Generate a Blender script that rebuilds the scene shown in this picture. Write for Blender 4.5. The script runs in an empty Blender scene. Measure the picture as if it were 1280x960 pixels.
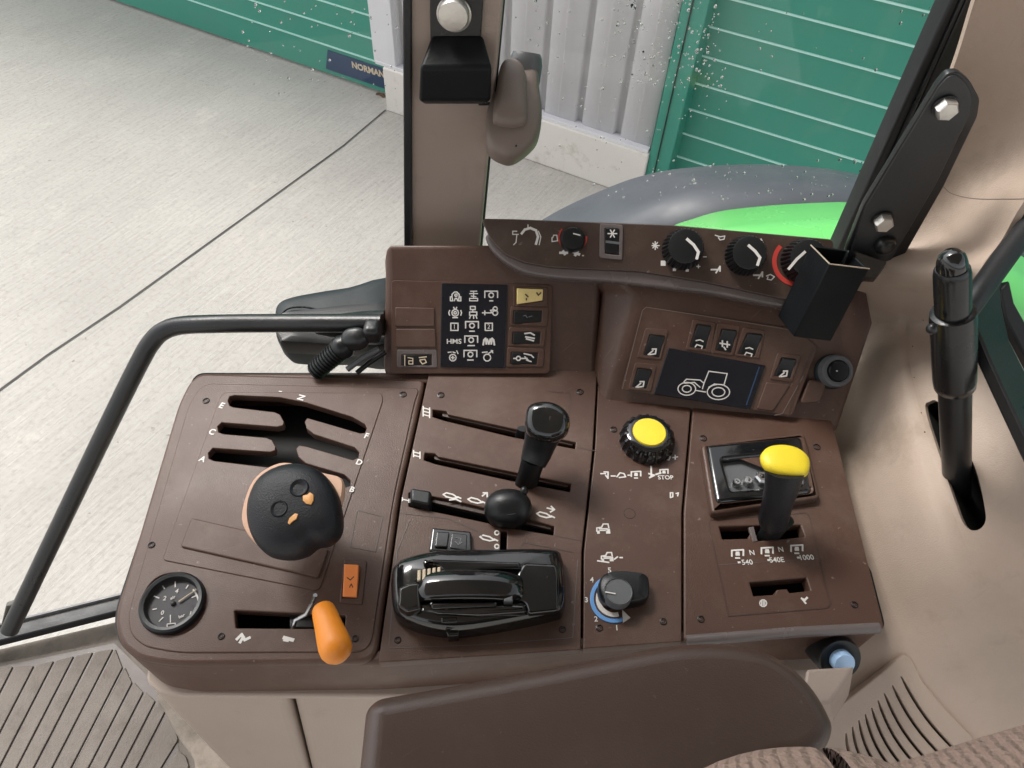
import bpy, bmesh, math, random
from mathutils import Vector, Matrix
from math import radians as R, sin, cos, pi, hypot
random.seed(7)
S = bpy.context.scene
COL = S.collection
Z = Vector((0, 0, 1))
# ------------------------------------------------------------------ camera
F = 900.0
CAMP = Vector((0, 0, 0.66))
up_c = Vector((45, 721, 900)).normalized()            # world up in camera axes
f_c = Vector((0, 0, -1)); fy = (f_c - up_c * f_c.dot(up_c)).normalized()
fx = fy.cross(up_c)
C2W = Matrix((fx, fy, up_c))                          # camera axes -> world
def ray(px, py): return C2W @ Vector(((px - 640) / F, (480 - py) / F, -1))
def cam(px, py, d): return CAMP + ray(px, py) * d
cd = bpy.data.cameras.new('camera'); co = bpy.data.objects.new('camera', cd); COL.objects.link(co)
cd.sensor_width = 36; cd.lens = 36 * F / 1280; cd.clip_start = 0.02; cd.clip_end = 500
co.matrix_world = Matrix.Translation(CAMP) @ C2W.to_4x4()
S.camera = co
# ------------------------------------------------------------------ frames
class Pl:
    def __init__(s, o, ex, ey):
        s.o = o.copy(); s.ex = ex.normalized(); s.ey = (ey - s.ex * ey.dot(s.ex)).normalized(); s.n = s.ex.cross(s.ey)
        s.M = Matrix.Translation(s.o) @ Matrix((s.ex, s.ey, s.n)).transposed().to_4x4()
    def hit(s, px, py, h=0.0):
        r = ray(px, py); t = (s.o + s.n * h - CAMP).dot(s.n) / r.dot(s.n); return CAMP + r * t
    def loc(s, px, py, h=0.0):
        d = s.hit(px, py, h) - s.o; return (d.dot(s.ex), d.dot(s.ey))
    def P(s, a, b, z=0.0): return s.o + s.ex * a + s.ey * b + s.n * z
    def off(s, h): return Pl(s.o + s.n * h, s.ex, s.ey)
def hz(z): return Pl(Vector((0, 0, z)), Vector((1, 0, 0)), Vector((0, 1, 0)))
def tilt(A, B, deg):
    ex = (B - A); ex.z = 0; ex.normalize(); back = Z.cross(ex)
    return Pl(A, B - A, back * cos(R(deg)) + Z * sin(R(deg)))
def vert_y(y): return Pl(Vector((0, y, 0)), Vector((1, 0, 0)), Z)
DECK = hz(0.0)
PLp = tilt(DECK.hit(478, 470), DECK.hit(748, 474), 44)
PRp = tilt(DECK.hit(750, 508), DECK.hit(1047, 537), 44)
LED = hz(0.112)
PHp = tilt(LED.hit(640, 330), LED.hit(1000, 380), 40)
# ------------------------------------------------------------------ materials
MATS = {}
def lin(c): return tuple(((v / 255) / 12.92 if v / 255 <= .04045 else ((v / 255 + .055) / 1.055) ** 2.4) for v in c)
def mat(name, col, rough=.5, bump=0, bscale=400, var=.0, vscale=8, metal=0, coat=0, spec=.5, dirt=None, wear=0, rvar=.08):
    m = bpy.data.materials.new(name); m.use_nodes = True; nt = m.node_tree; N = nt.nodes; L = nt.links
    b = N['Principled BSDF']; b.inputs['Metallic'].default_value = metal
    b.inputs['Coat Weight'].default_value = coat; b.inputs['Coat Roughness'].default_value = .08
    b.inputs['Specular IOR Level'].default_value = spec
    tc = N.new('ShaderNodeTexCoord')
    n1 = N.new('ShaderNodeTexNoise'); n1.inputs['Scale'].default_value = vscale; n1.inputs['Detail'].default_value = 6
    L.new(tc.outputs['Object'], n1.inputs['Vector'])
    mr = N.new('ShaderNodeMapRange'); mr.inputs['From Min'].default_value = .3; mr.inputs['From Max'].default_value = .7
    mr.inputs['To Min'].default_value = max(.02, rough - rvar); mr.inputs['To Max'].default_value = rough + rvar
    L.new(n1.outputs['Fac'], mr.inputs['Value']); L.new(mr.outputs[0], b.inputs['Roughness'])
    mx = N.new('ShaderNodeMix'); mx.data_type = 'RGBA'
    c = Vector(col)
    mx.inputs['A'].default_value = (*(c * (1 - var)), 1); mx.inputs['B'].default_value = (*(c * (1 + var)), 1)
    L.new(n1.outputs['Fac'], mx.inputs['Factor'])
    out = mx.outputs['Result']
    if dirt:
        n2 = N.new('ShaderNodeTexNoise'); n2.inputs['Scale'].default_value = dirt[1]; n2.inputs['Detail'].default_value = 10; n2.inputs['Roughness'].default_value = .7
        L.new(tc.outputs['Object'], n2.inputs['Vector'])
        cr = N.new('ShaderNodeValToRGB'); cr.color_ramp.elements[0].position = dirt[2]; cr.color_ramp.elements[1].position = dirt[2] + dirt[3]
        L.new(n2.outputs['Fac'], cr.inputs['Fac'])
        m2 = N.new('ShaderNodeMix'); m2.data_type = 'RGBA'; m2.inputs['B'].default_value = (*dirt[0], 1)
        L.new(out, m2.inputs['A']); L.new(cr.outputs['Color'], m2.inputs['Factor']); out = m2.outputs['Result']
    if wear:                                           # tiny pale scuffs and dust specks
        n3 = N.new('ShaderNodeTexNoise'); n3.inputs['Scale'].default_value = 160; n3.inputs['Detail'].default_value = 3
        L.new(tc.outputs['Object'], n3.inputs['Vector'])
        c3 = N.new('ShaderNodeValToRGB'); c3.color_ramp.elements[0].position = .70; c3.color_ramp.elements[1].position = .76
        c3.color_ramp.elements[1].color = (wear, wear, wear, 1)
        L.new(n3.outputs['Fac'], c3.inputs['Fac'])
        m3 = N.new('ShaderNodeMix'); m3.data_type = 'RGBA'; m3.inputs['B'].default_value = (.35, .3, .27, 1)
        L.new(out, m3.inputs['A']); L.new(c3.outputs['Color'], m3.inputs['Factor']); out = m3.outputs['Result']
        n5 = N.new('ShaderNodeTexNoise'); n5.inputs['Scale'].default_value = 11; n5.inputs['Detail'].default_value = 12; n5.inputs['Roughness'].default_value = .72
        L.new(tc.outputs['Object'], n5.inputs['Vector'])
        c5 = N.new('ShaderNodeMapRange'); c5.inputs['From Min'].default_value = .46; c5.inputs['From Max'].default_value = .78; c5.inputs['To Max'].default_value = min(.30, wear * .8)
        L.new(n5.outputs['Fac'], c5.inputs['Value'])
        mp = N.new('ShaderNodeMapping'); mp.vector_type = 'TEXTURE'; mp.inputs['Rotation'].default_value = (0, 0, .6); mp.inputs['Scale'].default_value = (.06, .0018, .06)
        L.new(tc.outputs['Object'], mp.inputs['Vector'])
        n6 = N.new('ShaderNodeTexNoise'); n6.inputs['Scale'].default_value = 1; n6.inputs['Detail'].default_value = 1; L.new(mp.outputs[0], n6.inputs['Vector'])
        c6 = N.new('ShaderNodeMapRange'); c6.inputs['From Min'].default_value = .74; c6.inputs['From Max'].default_value = .80; c6.inputs['To Max'].default_value = wear * .7
        L.new(n6.outputs['Fac'], c6.inputs['Value'])
        mm = N.new('ShaderNodeMath'); mm.operation = 'MAXIMUM'; L.new(c5.outputs[0], mm.inputs[0]); L.new(c6.outputs[0], mm.inputs[1])
        m6 = N.new('ShaderNodeMix'); m6.data_type = 'RGBA'; m6.inputs['B'].default_value = (.24, .19, .15, 1)
        L.new(out, m6.inputs['A']); L.new(mm.outputs[0], m6.inputs['Factor']); out = m6.outputs['Result']
    L.new(out, b.inputs['Base Color'])
    if bump:
        n4 = N.new('ShaderNodeTexNoise'); n4.inputs['Scale'].default_value = bscale; n4.inputs['Detail'].default_value = 2
        L.new(tc.outputs['Object'], n4.inputs['Vector'])
        bp = N.new('ShaderNodeBump'); bp.inputs['Strength'].default_value = bump; bp.inputs['Distance'].default_value = .001
        L.new(n4.outputs['Fac'], bp.inputs['Height']); L.new(bp.outputs[0], b.inputs['Normal'])
    MATS[name] = m; return m
BROWN = (.076, .040, .028)
M = {}
M['brown'] = mat('brown_plastic', BROWN, .42, .25, 900, .10, 7, wear=.35, spec=.36)
M['brown_pod'] = mat('brown_pod_plastic', (.080, .043, .031), .42, .25, 900, .08, 7, wear=.3, spec=.4)
M['brown_dark'] = mat('dark_brown_fascia', (.05, .031, .024), .40, .15, 900, .08, 9, wear=.3)
M['brown_lip'] = mat('grey_brown_lip', (.125, .105, .10), .26, .15, 900, .06, 9)  # greyed base colour stands in for sky reflected off the lip
M['arm'] = mat('brown_armrest_vinyl', (.076, .046, .037), .40, .22, 900, .06, 5, wear=.12)
M['beige'] = mat('beige_trim', (.43, .34, .275), .6, .35, 700, .07, 5, dirt=((.27, .21, .155), 9, .56, .25), wear=.25)
M['beige_dirty'] = mat('dusty_beige_trim', (.35, .285, .22), .6, .35, 500, .12, 12, dirt=((.17, .13, .09), 14, .48, .2), wear=.3)
M['beige_pillar'] = mat('taupe_pillar_trim', (.32, .255, .215), .5, .3, 700, .06, 8, dirt=((.22, .17, .14), 6, .52, .25))
M['taupe'] = mat('taupe_latch_plastic', (.16, .125, .105), .45, .2, 700, .05, 9)
M['black'] = mat('black_plastic', (.009, .010, .011), .34, .15, 900, .1, 20, spec=.38)
M['gloss'] = mat('gloss_black_plastic', (.006, .007, .008), .10, .0, 900, .05, 20, coat=.5, rvar=.05, wear=.10)
M['grip'] = mat('grained_black_grip', (.010, .011, .014), .40, .45, 800, .1, 20, spec=.32)
M['steelblack'] = mat('black_painted_steel', (.011, .012, .013), .33, .2, 300, .15, 20, wear=.06)
M['tube'] = mat('dull_black_steel', (.005, .006, .007), .5, .2, 300, .15, 20, spec=.18)
M['grey_steel'] = mat('satin_grey_black_steel', (.030, .032, .034), .45, .2, 300, .1, 20)
M['rubber'] = mat('rubber_seal', (.01, .011, .013), .5, .2, 300, .1, 20)
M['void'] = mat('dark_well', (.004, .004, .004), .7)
M['white'] = mat('white_print', (.62, .60, .57), .5)
M['base_beige'] = mat('lower_beige_panel', (.37, .295, .245), .5, .3, 700, .07, 6, dirt=((.24, .19, .15), 8, .55, .25), wear=.2)
M['floor_dirt'] = mat('dirty_floor_plastic', (.20, .168, .138), .7, .4, 400, .12, 14, dirt=((.10, .08, .062), 16, .45, .22), wear=.3)
M['orange_print'] = mat('orange_print', (.72, .36, .12), .5)
M['semi'] = mat('satin_black_enamel', (.008, .009, .010), .26, .1, 400, .1, 20)
M['cream'] = mat('cream_print', (.60, .50, .36), .5)
M['red'] = mat('red_print', (.50, .05, .04), .45, var=.08)
M['orange'] = mat('orange_handle_plastic', (.80, .26, .02), .40, .15, 500, .06, 30)
M['orange_sw'] = mat('orange_switch_plastic', (.98, .30, .08), .45, .2, 600, .06, 30)
M['tan'] = mat('tan_collar_plastic', (.74, .46, .32), .5, .2, 600, .06, 30)
M['yellow'] = mat('yellow_plastic', (.80, .62, .03), .42, .25, 700, .05, 60, dirt=((.45, .33, .05), 120, .66, .08))
M['pale_yellow'] = mat('pale_yellow_rocker', (.85, .68, .28), .45, .2, 600, .05, 30)
M['blue'] = mat('blue_print', (.12, .30, .62), .4, var=.08)
M['paleblue'] = mat('pale_blue_cap', (.36, .55, .80), .3, var=.08)
M['grey'] = mat('grey_plastic', (.10, .105, .11), .4, .2, 600, .08, 20)
M['metal'] = mat('bare_metal', (.55, .55, .55), .3, .2, 200, .15, 60, metal=1)
M['bolt'] = mat('zinc_bolt', (.62, .60, .56), .35, .3, 200, .2, 80, metal=.75)
M['screen'] = mat('black_display', (.004, .006, .012), .12, coat=.3)
M['dial'] = mat('gauge_dial', (.016, .018, .024), .5, var=.1)
M['fender_grey'] = mat('wet_sky_grey_rubber', (.058, .066, .078), .5, .2, 60, .12, 10, rvar=.12)  # grey-blue base colour paints sky reflected on black rubber
M['fender_green'] = mat('bright_green_paint', (.15, .55, .15), .30, .1, 20, .12, 3, coat=.3)
M['mirror_dark'] = mat('dark_teal_plastic', (.013, .020, .023), .55, .1, 200, .15, 12, spec=.3)
M['door_green'] = mat('green_door_steel', (.042, .27, .195), .45, .1, 30, .16, 1.2, dirt=((.075, .26, .20), 3, .5, .3))
M['door_green2'] = mat('green_frame_steel', (.042, .26, .19), .45, .1, 30, .12, 2)
M['door_line'] = mat('pale_groove_glint', (.46, .76, .68), .4)  # pale colour paints the light reflected along the door grooves
M['navy'] = mat('navy_strip', (.02, .05, .11), .4, var=.1)
M['clad'] = mat('pale_grey_cladding', (.66, .66, .68), .4, .1, 20, .04, 1)
M['plinth'] = mat('white_plinth_concrete', (.70, .67, .62), .8, .6, 60, .10, 3, dirt=((.36, .31, .24), 5, .55, .2))
def fabric():
    m = mat('ribbed_seat_fabric', (.46, .32, .265), .85, 0, var=.1, vscale=40); nt = m.node_tree; N = nt.nodes; L = nt.links
    tc = N.new('ShaderNodeTexCoord'); w = N.new('ShaderNodeTexWave'); w.inputs['Scale'].default_value = 60; w.bands_direction = 'DIAGONAL'; w.inputs['Distortion'].default_value = 1.0; w.inputs['Detail Scale'].default_value = 8
    w2 = N.new('ShaderNodeTexVoronoi'); w2.inputs['Scale'].default_value = 260
    L.new(tc.outputs['Object'], w.inputs['Vector']); L.new(tc.outputs['Object'], w2.inputs['Vector'])
    ad = N.new('ShaderNodeMath'); ad.operation = 'ADD'; L.new(w.outputs['Fac'], ad.inputs[0]); L.new(w2.outputs['Distance'], ad.inputs[1])
    bp = N.new('ShaderNodeBump'); bp.inputs['Strength'].default_value = .9; bp.inputs['Distance'].default_value = .002
    L.new(ad.outputs[0], bp.inputs['Height']); L.new(bp.outputs[0], N['Principled BSDF'].inputs['Normal'])
    return m
M['fabric'] = fabric()
def concrete(name, base, ang, dirtc):
    m = bpy.data.materials.new(name); m.use_nodes = True; nt = m.node_tree; N = nt.nodes; L = nt.links
    b = N['Principled BSDF']; b.inputs['Roughness'].default_value = .8
    tc = N.new('ShaderNodeTexCoord'); mp = N.new('ShaderNodeMapping'); mp.vector_type = 'TEXTURE'; mp.inputs['Rotation'].default_value = (0, 0, ang); mp.inputs['Scale'].default_value = (.5, .022, 1)
    L.new(tc.outputs['Object'], mp.inputs['Vector'])
    br = N.new('ShaderNodeTexNoise'); br.inputs['Scale'].default_value = 1.5; br.inputs['Detail'].default_value = 8; br.inputs['Roughness'].default_value = .7
    L.new(mp.outputs[0], br.inputs['Vector'])
    big = N.new('ShaderNodeTexNoise'); big.inputs['Scale'].default_value = .9; big.inputs['Detail'].default_value = 8; L.new(tc.outputs['Object'], big.inputs['Vector'])
    fine = N.new('ShaderNodeTexNoise'); fine.inputs['Scale'].default_value = 45; fine.inputs['Detail'].default_value = 5; L.new(tc.outputs['Object'], fine.inputs['Vector'])
    def ramp(src, p0, p1, c0, c1):
        r = N.new('ShaderNodeValToRGB'); r.color_ramp.elements[0].position = p0; r.color_ramp.elements[1].position = p1
        r.color_ramp.elements[0].color = (*c0, 1); r.color_ramp.elements[1].color = (*c1, 1); L.new(src, r.inputs['Fac']); return r.outputs[0]
    def mul(a, c):
        x = N.new('ShaderNodeMix'); x.data_type = 'RGBA'; x.blend_type = 'MULTIPLY'; x.inputs['Factor'].default_value = 1
        L.new(a, x.inputs['A']); L.new(c, x.inputs['B']); return x.outputs['Result']
    a = ramp(big.outputs['Fac'], .3, .7, dirtc, base)
    a = mul(a, ramp(br.outputs['Fac'], .30, .62, (.84, .84, .83), (1.03, 1.03, 1.02)))
    a = mul(a, ramp(fine.outputs['Fac'], .30, .5, (.86, .855, .85), (1, 1, 1)))
    pit = N.new('ShaderNodeTexNoise'); pit.inputs['Scale'].default_value = 28; pit.inputs['Detail'].default_value = 3; L.new(tc.outputs['Object'], pit.inputs['Vector'])
    a = mul(a, ramp(pit.outputs['Fac'], .70, .76, (1, 1, 1), (.60, .57, .54)))
    wn = N.new('ShaderNodeTexNoise'); wn.inputs['Scale'].default_value = 2.2; wn.inputs['Detail'].default_value = 14; wn.inputs['Roughness'].default_value = .8; L.new(tc.outputs['Object'], wn.inputs['Vector'])
    a = mul(a, ramp(wn.outputs['Fac'], .56, .64, (1, 1, 1), (1.14, 1.14, 1.13)))
    L.new(a, b.inputs['Base Color'])
    bp = N.new('ShaderNodeBump'); bp.inputs['Strength'].default_value = .5; bp.inputs['Distance'].default_value = .01
    L.new(br.outputs['Fac'], bp.inputs['Height']); L.new(bp.outputs[0], b.inputs['Normal'])
    return m
JA = math.atan2(hz(-1.8).hit(430, 182).y - hz(-1.8).hit(60, 444).y, hz(-1.8).hit(430, 182).x - hz(-1.8).hit(60, 444).x)
M['concrete'] = concrete('broomed_concrete', (.49, .465, .435), JA, (.385, .365, .34))
def glass():
    m = bpy.data.materials.new('window_glass'); m.use_nodes = True; nt = m.node_tree; N = nt.nodes; L = nt.links
    N.remove(N['Principled BSDF']); o = N['Material Output']
    t = N.new('ShaderNodeBsdfTransparent'); t.inputs[0].default_value = (.985, .98, .98, 1)
    g = N.new('ShaderNodeBsdfGlossy'); g.inputs['Roughness'].default_value = .02; g.inputs[0].default_value = (.6, .6, .6, 1)
    lw = N.new('ShaderNodeLayerWeight'); pw = N.new('ShaderNodeMath'); pw.operation = 'POWER'; pw.inputs[1].default_value = 4; L.new(lw.outputs['Facing'], pw.inputs[0])
    fr = N.new('ShaderNodeMath'); fr.operation = 'MULTIPLY_ADD'; fr.inputs[1].default_value = .5; fr.inputs[2].default_value = .02; L.new(pw.outputs[0], fr.inputs[0])
    mx = N.new('ShaderNodeMixShader'); L.new(fr.outputs[0], mx.inputs[0]); L.new(t.outputs[0], mx.inputs[1]); L.new(g.outputs[0], mx.inputs[2]); L.new(mx.outputs[0], o.inputs[0])
    return m
M['glass'] = glass()
def water():
    m = bpy.data.materials.new('water_drop'); m.use_nodes = True; b = m.node_tree.nodes['Principled BSDF']
    b.inputs['Transmission Weight'].default_value = 1; b.inputs['IOR'].default_value = 1.33; b.inputs['Roughness'].default_value = .02
    return m
M['water'] = water()
# ------------------------------------------------------------------ object helpers
def wloc(o):
    v = Vector((0, 0, 0))
    while o: v += o.location; o = o.parent
    return v
def link(name, me, m, parent=None, loc=None, smooth=40):
    o = bpy.data.objects.new(name, me); COL.objects.link(o)
    if m is not None: me.materials.clear(); me.materials.append(m)
    if smooth and len(me.polygons): me.shade_smooth(); me.set_sharp_from_angle(angle=R(smooth))
    if parent: o.parent = parent; me.transform(Matrix.Translation(-wloc(parent)))
    elif len(me.vertices):
        c = sum((v.co for v in me.vertices), Vector()) / len(me.vertices) if loc is None else loc
        me.transform(Matrix.Translation(-c)); o.location = c
    return o
def tag(o, label=None, cat=None, group=None, kind=None):
    if label: o['label'] = label
    if cat: o['category'] = cat
    if group: o['group'] = group
    if kind: o['kind'] = kind
    return o
def thing(name, loc, label, cat, group=None):
    o = bpy.data.objects.new(name, None); COL.objects.link(o); o.location = loc; o.empty_display_size = .05
    return tag(o, label, cat, group)
def newmesh(verts, faces):
    me = bpy.data.meshes.new('m'); me.from_pydata([tuple(v) for v in verts], [], faces); me.validate(); me.update(); return me
def fixn(me):
    bm = bmesh.new(); bm.from_mesh(me); bmesh.ops.recalc_face_normals(bm, faces=bm.faces); bm.to_mesh(me); bm.free(); return me
def join(ms):
    bm = bmesh.new()
    for m in ms: bm.from_mesh(m)
    me = bpy.data.meshes.new('m'); bm.to_mesh(me); bm.free(); return me
def rc(pts, r, seg=5):
    """round the corners of a pixel outline"""
    out = []; n = len(pts)
    for i in range(n):
        p = Vector((*pts[i],)); a = Vector((*pts[i - 1],)); b = Vector((*pts[(i + 1) % n],))
        la = (a - p).length; lb = (b - p).length; q = min(r, la * .48, lb * .48)
        if q < .3: out.append(tuple(p)); continue
        A = p + (a - p) / la * q; B = p + (b - p) / lb * q
        for k in range(seg + 1):
            t = k / seg; out.append(tuple(A * (1 - t) ** 2 + p * 2 * t * (1 - t) + B * t * t))
    return out
def circ(cx, cy, rx, ry=None, n=32, a0=0):
    ry = ry or rx
    return [(cx + rx * cos(a0 + 2 * pi * i / n), cy + ry * sin(a0 + 2 * pi * i / n)) for i in range(n)]
def curve_mesh(loops, t, bev, res=2):
    cu = bpy.data.curves.new('c', 'CURVE'); cu.dimensions = '2D'; cu.fill_mode = 'BOTH'
    for lp in loops:
        sp = cu.splines.new('POLY'); sp.points.add(len(lp) - 1); sp.use_cyclic_u = True
        for i, p in enumerate(lp): sp.points[i].co = (p[0], p[1], 0, 1)
    cu.extrude = max(1e-5, t / 2 - bev); cu.bevel_depth = bev; cu.offset = -bev; cu.bevel_resolution = res
    ob = bpy.data.objects.new('c', cu); COL.objects.link(ob)
    bpy.context.view_layer.update()
    me = bpy.data.meshes.new_from_object(ob.evaluated_get(bpy.context.evaluated_depsgraph_get()))
    bpy.data.objects.remove(ob); bpy.data.curves.remove(cu); return me
def plate_me(pl, loops, top, t, bev=.001, res=2):
    """solid slab on a plane: outer px outline + px holes; top at height 'top', thickness t"""
    L2 = [[pl.loc(x, y, top) for x, y in lp] for lp in loops]
    me = curve_mesh(L2, t, bev, res)
    me.transform(pl.M @ Matrix.Translation((0, 0, top - t / 2))); return me
def plate(name, pl, loops, top, t, m, parent=None, bev=.001, res=2, smooth=40):
    return link(name, plate_me(pl, loops, top, t, bev, res), m, parent, smooth=smooth)
def ink_me(pl, lines, w, h=.0004):
    """printed strokes: px polylines on a plane, w = stroke width in px"""
    V = []; Fc = []; k = 0
    for ln in lines:
        pts = [Vector(pl.loc(x, y, h)) for x, y in ln]
        sc = (Vector(pl.loc(ln[0][0] + 1, ln[0][1], h)) - pts[0]).length
        for a, b in zip(pts, pts[1:]):
            d = b - a
            if d.length < 1e-7: continue
            d.normalize(); q = Vector((-d.y, d.x)) * w * sc / 2; e = d * w * sc * .35
            zz = h + .00001 * (k % 9); k += 1
            i = len(V)
            for p in (a - e - q, b + e - q, b + e + q, a - e + q): V.append(pl.P(p.x, p.y, zz))
            Fc.append((i, i + 1, i + 2, i + 3))
    return newmesh(V, Fc)
def ink(name, pl, lines, w, parent, m=None, h=.0004): return link(name, ink_me(pl, lines, w, h), m or M['white'], parent, smooth=0)
def text(name, pl, s, px, py, hpx, parent, m=None, h=.0005, d=(1, 0), bold=.0, wscale=1.0):
    cu = bpy.data.curves.new('t', 'FONT'); cu.body = s; cu.align_x = 'CENTER'; cu.align_y = 'CENTER'; cu.size = 1; cu.offset = bold; cu.resolution_u = 3
    ob = bpy.data.objects.new('t', cu); COL.objects.link(ob); bpy.context.view_layer.update()
    me = bpy.data.meshes.new_from_object(ob.evaluated_get(bpy.context.evaluated_depsgraph_get()))
    bpy.data.objects.remove(ob); bpy.data.curves.remove(cu)
    c = Vector(pl.loc(px, py, h)); a = Vector(pl.loc(px + d[0], py + d[1], h)) - c
    u = Vector(pl.loc(px, py - 1, h)) - c
    size = hpx * u.length * 1.4; an = math.atan2(a.y, a.x)
    me.transform(pl.M @ Matrix.Translation((c.x, c.y, h)) @ Matrix.Rotation(an, 4, 'Z') @ Matrix.Diagonal((size * wscale, size, 1, 1)))
    return link(name, me, m or M['white'], parent, smooth=0)
def rings(rs, capa=True, capb=True):
    n = len(rs[0]); V = [p for r in rs for p in r]; Fc = []
    for j in range(len(rs) - 1):
        for i in range(n):
            a = j * n + i; b = j * n + (i + 1) % n; Fc.append((a, b, b + n, a + n))
    if capa: Fc.append(tuple(range(n))[::-1])
    if capb: Fc.append(tuple((len(rs) - 1) * n + i for i in range(n)))
    return fixn(newmesh(V, Fc))
def lathe_me(c, n, prof, seg=40, rib=None, ex=None):
    """profile (radius, height) turned about axis n at c; rib=(count, depth, lo, hi)"""
    n = n.normalized(); ex = (ex or Vector((1, .01, .02))); ex = (ex - n * ex.dot(n)).normalized(); ey = n.cross(ex)
    if rib: seg = rib[0] * 4
    rs = []
    for r, h in prof:
        ring = []
        for i in range(seg):
            a = 2 * pi * i / seg; rr = r
            if rib and rib[2] <= h <= rib[3]: rr = r - (rib[1] if i % 4 in (0, 1) else 0)
            ring.append(c + n * h + ex * cos(a) * rr + ey * sin(a) * rr)
        rs.append(ring)
    return rings(rs)
def lathe(name, c, n, prof, m, parent=None, **k): return link(name, lathe_me(c, n, prof, **k), m, parent)
def sweep_me(pts, rad, seg=24, sq=(1, 1), ref=None):
    rs = []; N = len(pts)
    for i, p in enumerate(pts):
        t = (pts[min(i + 1, N - 1)] - pts[max(i - 1, 0)]).normalized()
        e = ref or Vector((1, 0, 0)); e = (e - t * e.dot(t)).normalized(); f = t.cross(e)
        r = rad[i] if isinstance(rad, (list, tuple)) else rad
        rs.append([p + e * cos(2 * pi * k / seg) * r * sq[0] + f * sin(2 * pi * k / seg) * r * sq[1] for k in range(seg)])
    return rings(rs)
def sweep(name, pts, rad, m, parent=None, **k): return link(name, sweep_me(pts, rad, **k), m, parent)
def cr(pts, n=8):
    """Catmull-Rom through 3D points"""
    out = []; P = [pts[0]] + list(pts) + [pts[-1]]
    for i in range(1, len(P) - 2):
        for k in range(n):
            t = k / n; a, b, c, d = P[i - 1], P[i], P[i + 1], P[i + 2]
            out.append(.5 * ((2 * b) + (c - a) * t + (2 * a - 5 * b + 4 * c - d) * t * t + (3 * b - a - 3 * c + d) * t ** 3))
    out.append(pts[-1]); return out
def cr2(pts, n=6, closed=True):
    out = []; N = len(pts)
    for i in range(N):
        a, b, c, d = (Vector(pts[(i + k) % N]) for k in (-1, 0, 1, 2))
        for k in range(n):
            t = k / n; out.append(tuple(.5 * ((2 * b) + (c - a) * t + (2 * a - 5 * b + 4 * c - d) * t * t + (3 * b - a - 3 * c + d) * t ** 3)))
    return out
def dome_me(pl, outline, prof, cen=None):
    """outline px on plane pl; prof = [(scale about centre, height)] from bottom to top"""
    pts = [Vector(pl.loc(*p)) for p in outline]
    c = Vector(pl.loc(*cen)) if cen else sum(pts, Vector((0, 0))) / len(pts)
    return rings([[pl.P(*(c + (p - c) * s), h) for p in pts] for s, h in prof])
def dome(name, pl, outline, prof, m, parent=None, cen=None): return link(name, dome_me(pl, outline, prof, cen), m, parent, smooth=50)
def blob_me(c, a, b, d, e=1.0, nu=32, nv=18):
    rs = []
    sg = lambda x: math.copysign(abs(x) ** e, x)
    for j in range(1, nv):
        th = -pi / 2 + pi * j / nv
        rs.append([c + a * sg(cos(th)) * sg(cos(2 * pi * i / nu)) + b * sg(cos(th)) * sg(sin(2 * pi * i / nu)) + d * sg(sin(th)) for i in range(nu)])
    return rings(rs)
def hexa(b4, t4):
    V = list(b4) + list(t4); return fixn(newmesh(V, [(0, 1, 2, 3), (4, 5, 6, 7), (0, 1, 5, 4), (1, 2, 6, 5), (2, 3, 7, 6), (3, 0, 4, 7)]))
def bevel(o, w, seg=3, ang=30):
    b = o.modifiers.new('bevel', 'BEVEL'); b.width = w; b.segments = seg; b.limit_method = 'ANGLE'; b.angle_limit = R(ang); return o
def quad_grid(rows):
    """rows of equal-length 3D points -> open grid"""
    n = len(rows[0]); V = [p for r in rows for p in r]
    return newmesh(V, [(j * n + i, j * n + i + 1, (j + 1) * n + i + 1, (j + 1) * n + i) for j in range(len(rows) - 1) for i in range(n - 1)])
def lerp(a, b, t): return a + (b - a) * t
# ================================================================== CONTROL CONSOLE
con = thing('control_console', DECK.hit(620, 650) + Vector((0, 0, -.12)), 'brown plastic side console with gear gate, levers, round gauge and dials, below the switch panels', 'control console')
T = .014
left_out = [(243, 466), (532, 474), (528, 492), (499, 622), (470, 828), (217, 831), (172, 823), (150, 805), (144, 778), (147, 757), (224, 500)]
gate = [(285.5, 499), (287, 495.5), (292, 494), (349, 496.5), (380, 503), (440, 522), (456, 530), (458.5, 535), (457, 540), (452, 541.5), (440, 539), (390, 523.5), (384, 522), (381, 526), (382, 534), (389, 542), (400, 545.5), (444, 560), (449, 566), (447, 572), (441, 575), (430, 573), (382, 557.5), (374, 556), (370, 560), (372, 570), (380, 578), (395, 583), (433, 595), (439, 601), (438, 607), (432, 609), (420, 606), (385, 596), (340, 586), (336, 584), (258, 576), (262, 570), (262, 562), (268, 559), (278, 558.5), (337, 565)]
# the gate: clean clockwise outline
gate = [(285, 501), (287, 495.5), (293, 494), (349, 496.5), (382, 503), (440, 521), (456, 530), (458.5, 535), (456, 541), (450, 541.5), (392, 524.5), (384, 522.5), (381, 527), (383, 535), (392, 542.5),
        (443, 559), (449, 565), (448, 572), (441, 575), (383, 558), (374, 556.5), (370, 561), (373, 571), (382, 579), (430, 593), (438, 600), (438, 607), (431, 609.5), (395, 603), (372, 592), (345, 590), (335, 584),
        (268, 576), (261, 573), (260.5, 566), (266, 560), (337, 565), (344, 563), (344.5, 558), (340, 550), (333, 547), (280, 542.5), (273, 540), (272, 533), (277, 528), (346, 533.5), (354, 531.5), (355, 527), (350, 518), (343, 515), (292, 509), (287, 507)]
hole_orange = [(293, 763), (385, 767), (432, 769), (431, 786), (295, 785)]
gate_panel = rc([(277, 490), (477, 491), (479, 500), (399, 739), (203, 700), (206, 690)], 9)
pad = rc([(239, 647), (411, 686), (398, 722), (225, 683)], 4)
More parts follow.
